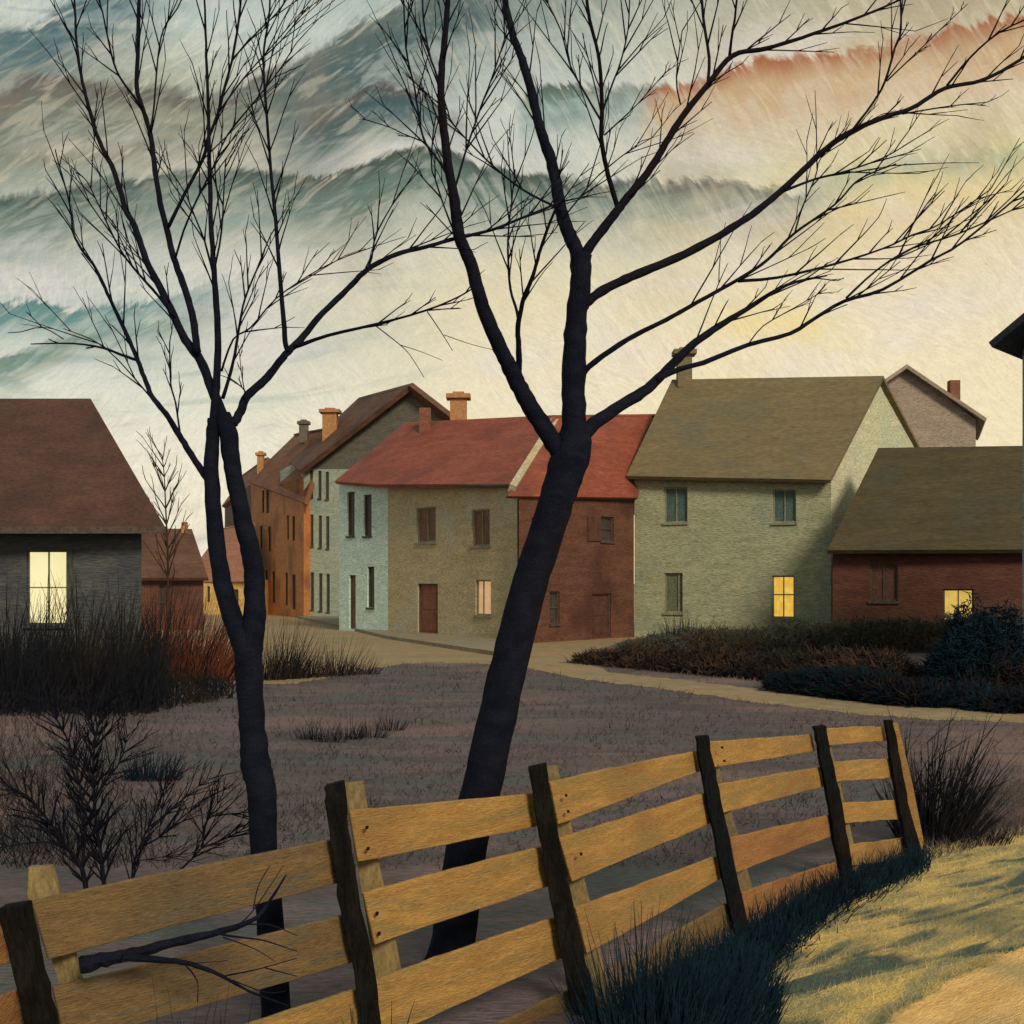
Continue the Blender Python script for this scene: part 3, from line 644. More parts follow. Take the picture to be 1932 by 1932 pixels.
def twigs(mb, c, every, lo, hi, depth, ang=(11, 30), w=3.0, start=.15, up=.35):
    """side twigs of a limb given in (u,v,w,y)"""
    acc = random.uniform(0, every); n = len(c); side = random.choice((-1, 1)); tot = 0
    L = [0]
    for i in range(1, n): L.append(L[-1]+hypot(c[i][0]-c[i-1][0], c[i][1]-c[i-1][1]))
    nxt = L[-1]*start+acc
    for i in range(1, n):
        while L[i] >= nxt:
            nxt += every*random.uniform(.6, 1.4)
            a, b = c[i-1], c[i]; du, dv = b[0]-a[0], b[1]-a[1]; h_ = hypot(du, dv) or 1
            th = atan2(dv, du)+side*radians(random.uniform(*ang)); side = -side if random.random() < .8 else side
            dx, dyv = cos(th), sin(th)-up*random.random(); hh = hypot(dx, dyv); dx /= hh; dyv /= hh
            if dyv > .35: continue
            ln_ = random.uniform(lo, hi)*(1-.35*L[i]/L[-1]); sl = random.uniform(-.9, .9)
            ww = min(w, b[2]*.7+.6)
            pts = []; bend = random.uniform(-.03, .03)
            for k in range(5):
                t = k/4; pts.append((b[0]+(dx-dyv*bend*t)*ln_*t+random.gauss(0, .35)*(k > 0), b[1]+(dyv+dx*bend*t)*ln_*t, ww*(1-.62*t)+.3, b[3]+sl*t*ln_/330))
            mb.tube([P(*(p[0], p[1], p[3])) for p in pts], [max(.0007, p[2]/2/F*p[3]) for p in pts], 4, .15)
            if depth > 0: twigs(mb, pts, ln_*.42, ln_*.35, ln_*.85, depth-1, (8, 22), ww*.6, .2, up)
def tree(name, label, base, y0, stems, limbs, mat='bark'):
    t = thing(name, label, 'tree', base)
    mb = MB()
    for pts in stems: limb(mb, pts, pts[0][2], pts[-1][2], y0, 0, 14, .05)
    mb.build('trunk', 'bark', t, True)
    mb = MB(); tw = MB()
    for spec in limbs:
        pts, w0, w1 = spec[:3]; o = dict(spec[3]) if len(spec) > 3 else {}
        dy = o.get('dy', random.uniform(-.8, .8))
        c = limb(mb, pts, w0, w1, y0+o.get('y', 0), dy, 9 if w0 > 12 else 6, .09)
        e = o.get('e', 26)*1.2
        if e: twigs(tw, c, e, o.get('lo', 60), o.get('hi', 200), o.get('d', 1), w=min(3.0, w0*.55), start=o.get('s', .18), up=o.get('up', .35))
    mb.v += []
    base_i = len(mb.v); mb.v += tw.v; mb.f += [tuple(base_i+i for i in f) for f in tw.f]
    mb.build('crown', 'bark', t, True)
    return t
LT = [
 ([(402, 800), (408, 730), (411, 640), (405, 530), (398, 420), (395, 300), (392, 180), (388, 60), (385, -30)], 22, 4, dict(e=40, s=.25)),
 ([(425, 795), (400, 735), (378, 680), (349, 640), (313, 564), (276, 491), (255, 429), (236, 393), (215, 324), (189, 269), (171, 215), (156, 156), (145, 84), (142, 36), (140, -30)], 28, 4, dict(e=30, s=.2)),
 ([(372, 665), (364, 600), (349, 546), (327, 484), (316, 437), (302, 382), (291, 309), (284, 255), (269, 204), (258, 164), (260, 91), (263, -30)], 20, 8, dict(e=34, s=.4)),
 ([(269, 204), (233, 156), (215, 120), (202, 65), (193, 22), (180, -20)], 8, 3, dict(e=22)),
 ([(284, 245), (291, 196), (298, 109), (309, 55), (335, 15), (350, -20)], 5, 3, dict(e=30)),
 ([(318, 428), (349, 364), (382, 302), (393, 262), (411, 215), (422, 171), (437, 116), (451, 36), (456, -30)], 10, 5, dict(e=28)),
 ([(437, 113), (484, 62), (524, 22), (552, -20)], 5, 2.6, dict(e=24)),
 ([(411, 215), (447, 164), (484, 120), (531, 76), (582, 11)], 5, 2.2, dict(e=20)),
 ([(330, 600), (300, 560), (262, 517), (226, 469), (189, 393), (164, 342), (142, 325)], 9, 2.5, dict(e=22)),
 ([(392, 905), (382, 890), (360, 857), (338, 821), (313, 781), (287, 748), (269, 704), (258, 675), (233, 618), (207, 564), (182, 509), (153, 469), (138, 437), (131, 382), (109, 302), (104, 282)], 19, 2.6, dict(e=30, s=.35, up=.5)),
 ([(257, 679), (225, 668), (196, 657), (138, 648), (58, 649)], 9, 3, dict(e=60, up=.1, lo=20, hi=70)),
 ([(298, 766), (255, 715), (229, 686), (195, 652)], 5, 2.5, dict(e=30)),
 ([(204, 661), (172, 640), (120, 620)], 4, 2, dict(e=40)),
 ([(120, 640), (80, 618), (40, 626), (15, 628)], 3.4, 2, dict(e=40, lo=20, hi=50)),
 ([(341, 828), (331, 759), (322, 723), (320, 646)], 6, 3, dict(e=20, up=.6, hi=70)),
 ([(440, 800), (451, 782), (466, 748), (498, 719), (527, 683), (546, 661), (568, 640), (600, 600), (655, 546), (694, 508), (748, 480), (803, 466), (857, 451), (930, 433), (985, 411), (1061, 380)], 24, 5, dict(e=26, s=.4, dy=.5)),
 ([(544, 664), (538, 645), (535, 600), (527, 509), (520, 418), (513, 346), (506, 255), (498, 146), (498, 91), (507, 36), (510, -20)], 14, 4, dict(e=28)),
 ([(556, 655), (618, 633), (712, 611), (803, 586), (865, 560), (896, 541)], 11, 3.5, dict(e=40, hi=90)),
 ([(708, 614), (755, 651), (775, 672), (800, 712)], 3.4, 1.6, dict(e=0)), ([(755, 651), (790, 662), (835, 680)], 2.4, 1.2, dict(e=0)),
 ([(806, 588), (832, 626), (854, 662)], 3.4, 1.8, dict(e=0)), ([(838, 632), (890, 650), (940, 662)], 2.2, 1.2, dict(e=0)),
 ([(692, 510), (701, 487), (712, 437), (752, 367)], 6, 2.5, dict(e=20)),
 ([(420, 752), (436, 700), (446, 650), (451, 618), (462, 564), (484, 509), (509, 447)], 10, 3, dict(e=24)),
 ([(418, 700), (440, 640), (473, 618), (520, 564), (582, 520), (637, 491), (690, 470)], 6, 2.2, dict(e=22)),
 ([(402, 515), (386, 455), (367, 407), (349, 364), (322, 322)], 7, 2.5, dict(e=24)),
 ([(404, 512), (418, 437), (422, 364), (426, 300)], 6, 3, dict(e=22)),
 ([(331, 488), (346, 437), (367, 386), (400, 320), (429, 255), (473, 200), (517, 146), (560, 80)], 6, 2.4, dict(e=22)),
 ([(468, 750), (460, 735), (446, 722), (432, 712)], 5, 2, dict(e=10, lo=15, hi=40)),
 ([(462, 742), (455, 700), (452, 665)], 3.4, 1.8, dict(e=14, lo=15, hi=35)),
]
tree('bare_tree', 'slender bare tree forking low beside the dark slate house', gr(522, 1927), 6.2,
     [[(528, 1960, 62), (520, 1900, 54), (508, 1720, 50), (498, 1610, 50), (494, 1500, 54), (482, 1440, 56), (477, 1380, 48), (471, 1300, 50), (466, 1225, 54), (442, 1175, 38), (420, 1100, 34), (408, 1020, 32), (399, 900, 29), (401, 830, 26), (403, 790, 22)],
      [(468, 1240, 50), (478, 1185, 44), (481, 1130, 40), (477, 1060, 38), (463, 1000, 35), (448, 930, 32), (437, 870, 32), (431, 820, 36), (420, 782, 30)]], LT)
RT = [
 ([(1066, 862), (1044, 835), (1012, 785), (986, 741), (968, 704), (948, 666), (923, 611), (901, 546), (886, 491), (868, 451), (861, 400), (854, 357), (843, 291), (835, 218), (832, 164), (835, 109), (843, 36), (845, -30)], 40, 9, dict(e=34, s=.45, dy=-.3)),
 ([(979, 715), (979, 655), (977, 618), (988, 564), (1003, 527), (1017, 480), (1035, 426), (1048, 395)], 17, 6, dict(e=26, s=.35)),
 ([(978, 605), (974, 582), (963, 546), (959, 491), (959, 437), (966, 375), (972, 320)], 9, 3, dict(e=26)),
 ([(855, 360), (861, 346), (879, 284), (890, 251), (912, 189), (926, 153), (952, 73), (960, 30)], 7, 3, dict(e=22)),
 ([(831, 165), (820, 130), (810, 102), (799, 36), (797, -20)], 7, 4, dict(e=26)),
 ([(860, 445), (839, 393), (821, 338), (814, 313), (817, 255), (822, 220)], 6, 3, dict(e=26)),
 ([(852, 345), (825, 300), (799, 262), (788, 204), (781, 160), (766, 91), (761, -20)], 7, 4, dict(e=28)),
 ([(800, 268), (760, 252), (735, 240), (690, 226)], 4, 2, dict(e=26, lo=20, hi=60)),
 ([(1062, 398), (1035, 384), (985, 357), (930, 313), (886, 269), (860, 240), (843, 215), (824, 190)], 7, 3, dict(e=28, up=.5)),
 ([(1084, 870, 58), (1082, 780, 46), (1083, 691, 44), (1086, 618, 42), (1094, 546, 40), (1096, 480, 42)], 58, 42, dict(e=0, dy=0)),
 ([(1096, 500), (1085, 465), (1072, 437), (1057, 393), (1050, 346), (1036, 291), (1017, 236), (1003, 175), (988, 120), (970, 73), (952, 0), (946, -40)], 30, 11, dict(e=30, s=.25)),
 ([(1096, 500), (1108, 472), (1126, 447), (1159, 404), (1185, 371), (1221, 327), (1257, 269), (1286, 222), (1335, 160), (1382, 105), (1447, 91), (1531, 65), (1630, 29), (1720, -10)], 28, 4, dict(e=30, s=.15)),
 ([(1336, 158), (1338, 109), (1327, 36), (1322, -30)], 9, 6, dict(e=24)),
 ([(1376, 108), (1382, 60), (1386, 36), (1392, -20)], 8, 5, dict(e=24)),
 ([(1168, 398), (1152, 346), (1141, 302), (1134, 255), (1136, 200), (1130, 109), (1112, 36), (1104, -30)], 14, 7, dict(e=24)),
 ([(1134, 228), (1105, 178), (1076, 124), (1057, 55), (1025, -10)], 6, 3, dict(e=22)),
 ([(1138, 208), (1156, 156), (1170, 120), (1185, 55), (1188, -20)], 6, 3, dict(e=22)),
 ([(1140, 255), (1165, 232), (1203, 196), (1254, 138)], 4.5, 2, dict(e=18, lo=20, hi=60)),
 ([(1284, 198), (1276, 146), (1287, 58)], 4.5, 2.5, dict(e=22)),
 ([(1062, 412), (1096, 370), (1130, 330), (1180, 290), (1230, 260)], 5, 2, dict(e=20)),
 ([(1092, 600), (1100, 580), (1112, 566), (1148, 542), (1203, 517), (1276, 487), (1342, 453), (1375, 433), (1429, 397), (1477, 357), (1539, 298), (1593, 255), (1666, 222), (1720, 204), (1782, 167), (1848, 153), (1902, 127), (1950, 95)], 27, 7, dict(e=34, s=.5)),
 ([(1611, 242), (1648, 193), (1670, 153), (1688, 91), (1700, 55), (1698, -20)], 8, 4, dict(e=26)),
 ([(1673, 153), (1731, 98), (1775, 55), (1826, 7)], 4.5, 2, dict(e=24, lo=20, hi=60)),
 ([(1786, 162), (1830, 109), (1884, 62), (1950, 30)], 7, 4, dict(e=30)),
 ([(1477, 361), (1538, 338), (1593, 324), (1666, 298), (1714, 270)], 8, 2.5, dict(e=22)),
 ([(1702, 215), (1793, 200), (1862, 193)], 4.5, 2, dict(e=30, lo=20, hi=60)),
 ([(1094, 722), (1112, 691), (1185, 640), (1257, 603), (1302, 578), (1393, 527), (1447, 491), (1499, 440), (1575, 386), (1622, 338), (1691, 309)], 17, 3, dict(e=32, s=.3)),
 ([(1500, 438), (1513, 393), (1538, 335), (1549, 298), (1590, 270)], 5, 2.5, dict(e=26)),
 ([(1393, 530), (1466, 524), (1575, 498), (1666, 469), (1720, 444), (1775, 422), (1869, 357)], 9, 3, dict(e=24)),
 ([(1090, 860), (1102, 818), (1157, 774), (1212, 741), (1250, 706), (1302, 655), (1357, 615), (1411, 582), (1484, 538), (1560, 520)], 32, 3, dict(e=26, s=.5)),
 ([(1240, 716), (1280, 697), (1327, 684), (1411, 651), (1491, 629), (1538, 600), (1593, 568), (1666, 546), (1757, 491), (1819, 455), (1945, 350)], 15, 4, dict(e=32, s=.3)),
 ([(1597, 562), (1655, 509), (1720, 469), (1811, 440), (1945, 380)], 7, 3, dict(e=26)),
 ([(1411, 651), (1440, 615), (1500, 580), (1560, 545)], 4, 2, dict(e=20, lo=20, hi=60)),
]
tree('bare_tree', 'large leaning bare tree rising behind the fence before the red brown house', gr(845, 1812), 7.2,
     [[(840, 1830, 92), (855, 1770, 84), (880, 1600, 78), (905, 1500, 76), (932, 1380, 74), (962, 1250, 72), (1000, 1100, 68), (1040, 980, 66), (1063, 900, 70), (1080, 855, 74), (1084, 820, 60)]], RT)

# ------------------------------------------------------------------ fence
FY = {0: 4.6, 1: 5.6, 2: 6.4, 3: 7.6, 4: 9.1, 5: 9.9, -1: 3.9}
fen = thing('plank_fence', 'leaning ochre plank fence with dark posts across the foreground', 'fence', (0, 6, 0))
fmid = MB()
def post(k, pts, w):
    y = FY[k]; mb = MB(); n = 0
    pp = []
    full = []
    for i in range(len(pts)-1):
        for j in range(5):
            t = j/5; full.append((pts[i][0]+(pts[i+1][0]-pts[i][0])*t, pts[i][1]+(pts[i+1][1]-pts[i][1])*t, w[i]+(w[i+1]-w[i])*t))
    full.append((*pts[-1], w[-1]))
    # four sided weathered post, slightly ragged
    base = 0
    for i, (u, v, ww) in enumerate(full):
        c = P(u, v, y); a = ww/2/F*y*(1+random.uniform(-.07, .07)); d = a*.9
        sh = random.uniform(-.004, .004)
        top = .012*random.random() if i == 0 else 0
        for sx, sy in ((-1, -1), (1, -1), (1, 1), (-1, 1)):
            mb.v.append(Vector((c.x+sx*a+sh, c.y-.05+sy*d, c.z+top*sx)))
    m = len(full)
    for i in range(m-1):
        for j in range(4):
            p, q = i*4, i*4+4; mb.f.append((p+j, p+(j+1) % 4, q+(j+1) % 4, q+j))
    mb.f.append((3, 2, 1, 0)); mb.f.append(tuple((m-1)*4+j for j in range(4)))
    o = mb.build('post', 'post', fen)
    bv = o.modifiers.new('soft', 'BEVEL'); bv.width = .006; bv.segments = 2
    return o
post(0, [(36, 1700), (60, 1800), (92, 1932), (130, 2150)], [50, 48, 46, 44])
post(1, [(634, 1474), (642, 1560), (660, 1680), (690, 1830), (703, 1932), (715, 2020)], [38, 32, 36, 36, 34, 40])
post(2, [(1014, 1441), (1024, 1520), (1050, 1650), (1078, 1790), (1108, 1920)], [34, 36, 38, 44, 50])
post(3, [(1321, 1386), (1332, 1450), (1350, 1540), (1373, 1650), (1402, 1785)], [24, 27, 28, 28, 28])
post(4, [(1542, 1368), (1554, 1430), (1568, 1500), (1581, 1580), (1600, 1672)], [22, 22, 24, 26, 22])
post(5, [(1672, 1357), (1684, 1430), (1698, 1510), (1722, 1620)], [15, 18, 20, 26])
post(-1, [(-190, 1760), (-160, 2200)], [60, 60])
def plank(k0, k1, q, mat, label=None, back=.02):
    (tl, tr, br, bl) = q; y0, y1 = FY[k0]+back, FY[k1]+back
    mb = MB(); n = 12; row = []
    amp = random.uniform(-2.5, 2.5)
    for i in range(n+1):
        t = i/n; y = 1/((1-t)/y0+t/y1)
        s = sin(t*pi)*amp
        a = (tl[0]+(tr[0]-tl[0])*t, tl[1]+(tr[1]-tl[1])*t+s+random.uniform(-1, 1)); b = (bl[0]+(br[0]-bl[0])*t, bl[1]+(br[1]-bl[1])*t+s*.6+random.uniform(-1, 1))
        bow = -sin(t*pi)*.02
        for (p, dz) in ((a, 0), (b, 0)):
            mb.v.append(P(p[0], p[1], y+bow))
        for (p, dz) in ((b, 0), (a, 0)):
            mb.v.append(P(p[0], p[1], y+bow)+Vector((-.014, .020, 0)))
    for i in range(n):
        p = i*4; q_ = p+4
        for j in range(4): mb.f.append((p+j, p+(j+1) % 4, q_+(j+1) % 4, q_+j))
    mb.f.append((3, 2, 1, 0)); mb.f.append(tuple(n*4+j for j in range(4)))
    # split ends into sharper boards handled by bevel
    o = mb.build('plank', mat, fen)
    bv = o.modifiers.new('soft', 'BEVEL'); bv.width = .004; bv.segments = 1
    if label: o['label'] = label
    return o
PL = [
 (-1, 0, [(-210, 1790), (30, 1725), (44, 1810), (-190, 1890)], 'plankr'), (-1, 0, [(-180, 1950), (50, 1862), (60, 1960), (-170, 2040)], 'plankr'),
 (0, 1, [(60, 1701), (640, 1582), (656, 1662), (92, 1811)], 'plankd'), (0, 1, [(100, 1864), (668, 1722), (682, 1812), (124, 1972)], 'plankd'), (0, 1, [(140, 2040), (690, 1862), (704, 1950), (150, 2160)], 'plank'),
 (1, 2, [(660, 1530), (1008, 1497), (1020, 1558), (676, 1627)], 'plank'), (1, 2, [(686, 1685), (1030, 1596), (1042, 1670), (708, 1782)], 'plank'), (1, 2, [(706, 1850), (1056, 1728), (1070, 1804), (722, 1962)], 'plank'), (1, 2, [(726, 2030), (1085, 1862), (1100, 1940), (736, 2120)], 'plankd'),
 (2, 3, [(1038, 1476), (1316, 1417), (1324, 1454), (1054, 1556)], 'plank'), (2, 3, [(1056, 1582), (1338, 1494), (1346, 1552), (1080, 1664)], 'plank'), (2, 3, [(1086, 1712), (1356, 1614), (1364, 1656), (1108, 1800)], 'plank'), (2, 3, [(1116, 1850), (1378, 1700), (1390, 1754), (1140, 1936)], 'plankd'),
 (3, 4, [(1336, 1399), (1532, 1386), (1538, 1417), (1346, 1449)], 'plank'), (3, 4, [(1352, 1481), (1550, 1447), (1556, 1484), (1364, 1534)], 'plank'), (3, 4, [(1378, 1581), (1568, 1538), (1576, 1575), (1390, 1647)], 'plankr'), (3, 4, [(1400, 1685), (1586, 1625), (1592, 1662), (1412, 1744)], 'plankr'),
 (4, 5, [(1552, 1376), (1668, 1371), (1672, 1398), (1558, 1408)], 'plank'), (4, 5, [(1562, 1438), (1682, 1431), (1688, 1467), (1570, 1476)], 'plank'), (4, 5, [(1580, 1515), (1696, 1509), (1702, 1545), (1590, 1553)], 'plank'), (4, 5, [(1594, 1594), (1706, 1580), (1714, 1618), (1602, 1634)], 'plank'),
]
for p in PL: plank(*p)
def batten(k, q, off=.05, mat='batten'):
    y = FY[k]+off+.09; mb = MB(); f = [P(u, v, y) for u, v in q]; mb.prism(f, [p+Vector((0, .03, 0)) for p in f]); return mb.build('batten', mat, fen)
batten(0, [(52, 1690), (54, 1636), (96, 1634), (112, 1690), (148, 1836), (215, 2100), (180, 2100), (104, 1830)], .05)
batten(1, [(650, 1478), (684, 1474), (694, 1530), (712, 1620), (738, 1730), (780, 1960), (730, 1970), (676, 1640)], .07)
batten(2, [(1026, 1446), (1052, 1444), (1064, 1500), (1088, 1600), (1118, 1720), (1154, 1900), (1110, 1910), (1050, 1600)], .07)
batten(3, [(1330, 1400), (1342, 1398), (1372, 1500), (1400, 1600), (1432, 1725), (1436, 1765), (1420, 1762), (1360, 1560)], .06)
batten(4, [(1552, 1380), (1560, 1376), (1584, 1470), (1606, 1570), (1622, 1640), (1606, 1650), (1580, 1560)], .06)
batten(5, [(1681, 1364), (1694, 1364), (1722, 1480), (1746, 1604), (1734, 1606), (1706, 1490)], .0, 'plank')
nl = MB()
for (u, v, k) in ((693, 1560, 1), (695, 1600, 1), (712, 1722, 1), (716, 1760, 1), (1068, 1500, 2), (1072, 1530, 2), (1096, 1610, 2), (1362, 1410, 3), (1366, 1435, 3)):
    p = P(u, v, FY[k]+.03); nl.box((p.x, p.y-.012, p.z), (.012, .03, .010))
nl.build('nail', 'post', fen)

# ------------------------------------------------------------------ plants
def blade(mb, p, d, L, r, bend=.25, seg=3):
    d = d.normalized(); pts = []; rad = []
    sd = Vector((random.gauss(0, 1), random.gauss(0, 1), -.1)).normalized()
    for k in range(seg+1):
        t = k/seg; pts.append(p+d*(L*t)+sd*(bend*L*t*t)); rad.append(r*(1-.85*t))
    mb.tube(pts, rad, 3, 0)
def clump(mb, c, rx, ry, n, h, r, spread=.35, lean=(0, 0), bend=.15, hvar=.5, dome=True):
    for _ in range(n):
        a = random.uniform(0, 2*pi); q = math.sqrt(random.random()); x, y = rx*q*cos(a), ry*q*sin(a)
        hh = h*random.uniform(1-hvar, 1.05)*((1-.55*q*q) if dome else 1)
        d = Vector((x/rx*spread+random.gauss(0, .13)+lean[0], y/ry*spread*.6+random.gauss(0, .13)+lean[1], 1))
        blade(mb, Vector((c.x+x, c.y+y, -.01)), d, hh, r*random.uniform(.6, 1.3), bend*random.random(), 2)
def shrub3(mb, c, n, h, spread, r, sub=5, lean=(0, 0), depth=2):
    def grow(p, d, L, r, lv):
        pts = [p]; rad = [r]; k = 4; dd = d.copy()
        for i in range(k):
            dd = (dd+Vector((random.gauss(0, .09), random.gauss(0, .09), random.gauss(.03, .06)))).normalized()
            pts.append(pts[-1]+dd*(L/k)); rad.append(r*(1-.8*(i+1)/k)+.0006)
            if lv > 0:
                for _ in range(sub if i else 1):
                    if random.random() < .6:
                        s_ = Vector((random.gauss(0, .5), random.gauss(0, .5), random.gauss(.05, .25)))
                        grow(pts[-1], (dd+s_).normalized(), L*random.uniform(.3, .55), rad[-1]*.7, lv-1)
        mb.tube(pts, rad, 4, .1)
    for _ in range(n):
        d = Vector((random.uniform(-1, 1)*spread+lean[0], random.uniform(-.6, .6)*spread+lean[1], 1)).normalized()
        grow(c+Vector((random.gauss(0, .05), random.gauss(0, .05), -.02)), d, h*random.uniform(.6, 1.05), r, depth)
def mound(mb, c, rx, ry, h, n, L, r, seed=0):
    ph = [random.uniform(0, 6.28) for _ in range(6)]
    for _ in range(n):
        a = random.uniform(0, 2*pi); e = math.acos(random.uniform(0, 1)); k = random.uniform(.62, 1)**.5
        k *= 1+.13*sin(3*a+ph[0])+.12*sin(5*e+ph[1]+2*a)+.07*sin(9*a+ph[2]+4*e)
        p = Vector((c.x+cos(a)*sin(e)*rx*k, c.y+sin(a)*sin(e)*ry*k, cos(e)*h*k))
        d = Vector((random.gauss(0, .8)+cos(a)*sin(e)*.6, random.gauss(0, .8)+sin(a)*sin(e)*.6, random.gauss(.45, .6)))
        blade(mb, p, d, L*random.uniform(.4, 1.3), r*random.uniform(.6, 1.5), .5*random.random(), 2)
def px(v): return EYE*F/(v-HV)
def plant(name, label, cat_, c, parts, group=None):
    t = thing(name, label, cat_, (c.x, c.y, 0), group)
    for nm, mb, mat in parts: mb.build(nm, mat, t)
    return t
# tall dry stalks before the dark house
mb = MB()
for i in range(2600):
    u = random.uniform(-40, 300); v = random.uniform(1290, 1345); c = gr(u, v)
    blade(mb, c, Vector((random.gauss(.12, .26), random.gauss(0, .2), 1)), random.uniform(.25, 1)**1.8*2.6*(.75+.25*sin(u*.09)), random.uniform(.007, .020), .12*random.random(), 2)
for i in range(1800):
    u = random.uniform(-40, 440); v = random.uniform(1300, 1352)-max(0, u-250)*.18; c = gr(u, v)
    blade(mb, c, Vector((random.gauss(.1, .6), random.gauss(0, .4), 1)), random.uniform(.15, .6), random.uniform(.008, .018), .3, 2)
tag(mb.build('tall_grass', 'stalk'), 'tall black dry stalks standing before the dark slate house', 'grass', None, 'stuff')
mb = MB(); c = gr(345, 1284)
clump(mb, c, 1.25, .5, 460, 2.5, .010, .6, (.16, 0), .15, .7)
m2 = MB(); clump(m2, c, 1.35, .5, 800, 2.2, .012, .55, (.1, 0), .15, .7)
plant('bush', 'red brown bush of stiff stalks between dark house and forked tree', 'bush', c, [('foliage', m2, 'redgrass'), ('stems', mb, 'stalk')])
mb = MB(); c = gr(312, 1262)
for a in range(1):
    L = [(318, 1262), (316, 1150), (317, 1060), (314, 990), (310, 900), (306, 860)]
    lc = limb(mb, L, 10, 2, c.y, 0, 6, .05); twigs(mb, lc, 9, 40, 110, 1, (22, 48), 2.4, .35, .9)
t_ = plant('sapling', 'thin twiggy brown sapling against the gable end of the dark house', 'tree', c, [('stem', mb, 'browngrass')])
mb = MB(); m2 = MB()
for u, n, h in ((505, 130, 1.6), (545, 150, 1.5), (590, 110, 1.1), (640, 100, 1.1), (680, 70, .6)):
    c = gr(u, 1283-(u-500)*.06); clump(mb, c, .46, .3, n, h*1.15, .008, .6, (.2, 0), .15, .7); clump(m2, c, .42, .3, n//2, h*.6, .011, .4)
c = gr(590, 1280)
plant('bush', 'wide bush of dark upright stalks right of the forked tree', 'bush', c, [('stems', mb, 'stalk'), ('foliage', m2, 'browngrass')])
mb = MB()
for u, v in ((620, 1400), (660, 1395), (700, 1392), (735, 1378), (590, 1395)):
    clump(mb, gr(u, v), .22, .1, 60, .42, .005, .6, (.1, 0), .25)
plant('grass_tuft', 'low dark tuft in the open field between the two trees', 'plant', gr(670, 1396), [('foliage', mb, 'stalk')])
mb = MB(); clump(mb, gr(285, 1472), .32, .12, 190, .42, .006, .6, (.15, 0), .25)
plant('grass_tuft', 'small blue black tuft in the field below the tall stalks', 'plant', gr(285, 1472), [('foliage', mb, 'bluegrass')])
# bare shrubs at lower left, behind the fence
random.seed(11)
mb = MB(); y = 6.6
for pts, w0, w1 in (([(168, 1720), (155, 1640), (120, 1590), (85, 1540), (50, 1500), (15, 1490)], 16, 3), ([(155, 1640), (160, 1560), (150, 1480), (130, 1400), (95, 1340), (70, 1310)], 8, 3),
                    ([(200, 1720), (192, 1630), (180, 1540), (176, 1460), (180, 1390), (190, 1340), (170, 1290)], 12, 4), ([(180, 1390), (168, 1345)], 5, 3), ([(188, 1345), (215, 1310)], 4, 2),
                    ([(120, 1590), (60, 1590), (0, 1600)], 6, 2), ([(176, 1470), (140, 1420)], 5, 2), ([(180, 1500), (225, 1440), (240, 1390)], 5, 2)):
    lc = limb(mb, pts, w0, w1, y, random.uniform(-.5, .5), 6, .12); twigs(mb, lc, 5, 25, 100, 1, (20, 50), 4.6, .08, .3)
plant('bare_shrub', 'large bare black shrub behind the fence at the left edge', 'shrub', gr(175, 1870), [('branches', mb, 'twig')])
mb = MB(); y = 6.7
for pts, w0, w1 in (([(245, 1720), (250, 1640), (262, 1600), (280, 1560), (300, 1520), (312, 1480)], 7, 2.5), ([(262, 1600), (300, 1580), (340, 1545), (395, 1500)], 6, 2), ([(285, 1560), (330, 1520), (390, 1470)], 4, 1.6),
                    ([(330, 1650), (380, 1600), (385, 1560), (420, 1500)], 7, 2), ([(380, 1600), (430, 1580), (465, 1560)], 6, 2), ([(385, 1560), (400, 1540), (450, 1535)], 6, 2), ([(255, 1625), (340, 1612), (390, 1608)], 3, 1.4), ([(300, 1580), (310, 1500), (330, 1460)], 4, 1.5)):
    lc = limb(mb, pts, w0, w1, y, random.uniform(-.4, .4), 5, .12); twigs(mb, lc, 9, 30, 100, 1, (10, 34), 4.6, .12, .2)
plant('bare_shrub', 'smaller spreading bare shrub just left of the forked tree base', 'shrub', gr(280, 1860), [('branches', mb, 'twig')])
# low dark weeds over the left field
mb = MB()
for i in range(2600):
    u = random.uniform(-20, 330); v = random.uniform(1350, 1640)
    if random.random() < (u-50)/330: continue
    blade(mb, gr(u, v), Vector((random.gauss(0, .5), random.gauss(0, .4), 1)), random.uniform(.08, .36), .0035, .3*random.random(), 2)
tag(mb.build('weeds', 'stalk'), 'dark tangled weeds covering the left part of the field', 'weeds', None, 'stuff')
# branch poking through the fence gap
mb = MB(); y = 4.58
for pts, w0, w1, dy in (([(150, 1822), (190, 1812), (250, 1800), (320, 1780), (400, 1762), (470, 1740), (500, 1712), (540, 1650)], 34, 3, .25), ([(230, 1806), (320, 1812), (370, 1822), (420, 1842), (470, 1870), (545, 1898)], 22, 2.5, .3),
                        ([(400, 1760), (450, 1768), (500, 1775), (560, 1795)], 7, 2, .3), ([(470, 1744), (510, 1745), (560, 1765)], 4, 2, .3), ([(478, 1715), (488, 1670), (510, 1632)], 4, 2, .2), ([(450, 1745), (480, 1715), (535, 1632)], 4, 1.6, .2),
                        ([(420, 1842), (480, 1830), (560, 1808)], 5, 2, .3), ([(500, 1826), (560, 1842)], 4, 2, .3), ([(350, 1818), (400, 1815), (430, 1812)], 3, 1.2, .2), ([(345, 1815), (372, 1850), (372, 1890)], 5, 2, .2), ([(440, 1850), (500, 1872), (540, 1870)], 4, 2, .2), ([(420, 1768), (480, 1790), (520, 1815)], 4, 1.5, .2)):
    limb(mb, pts, w0, w1, y, dy, 6, .16)
o = plant('bare_branch', 'bare blue black branch reaching through the gap of the left fence bay', 'branch', Vector((P(150, 1822, y).x, y, 0)), [('branches', mb, 'bark')])
mb = MB()
for u in (300, 345, 385): clump(mb, Vector((P(u, 1900, 4.5).x, 4.55, 0)), .1, .05, 26, .80, .0045, .3, (.1, 0), .2)
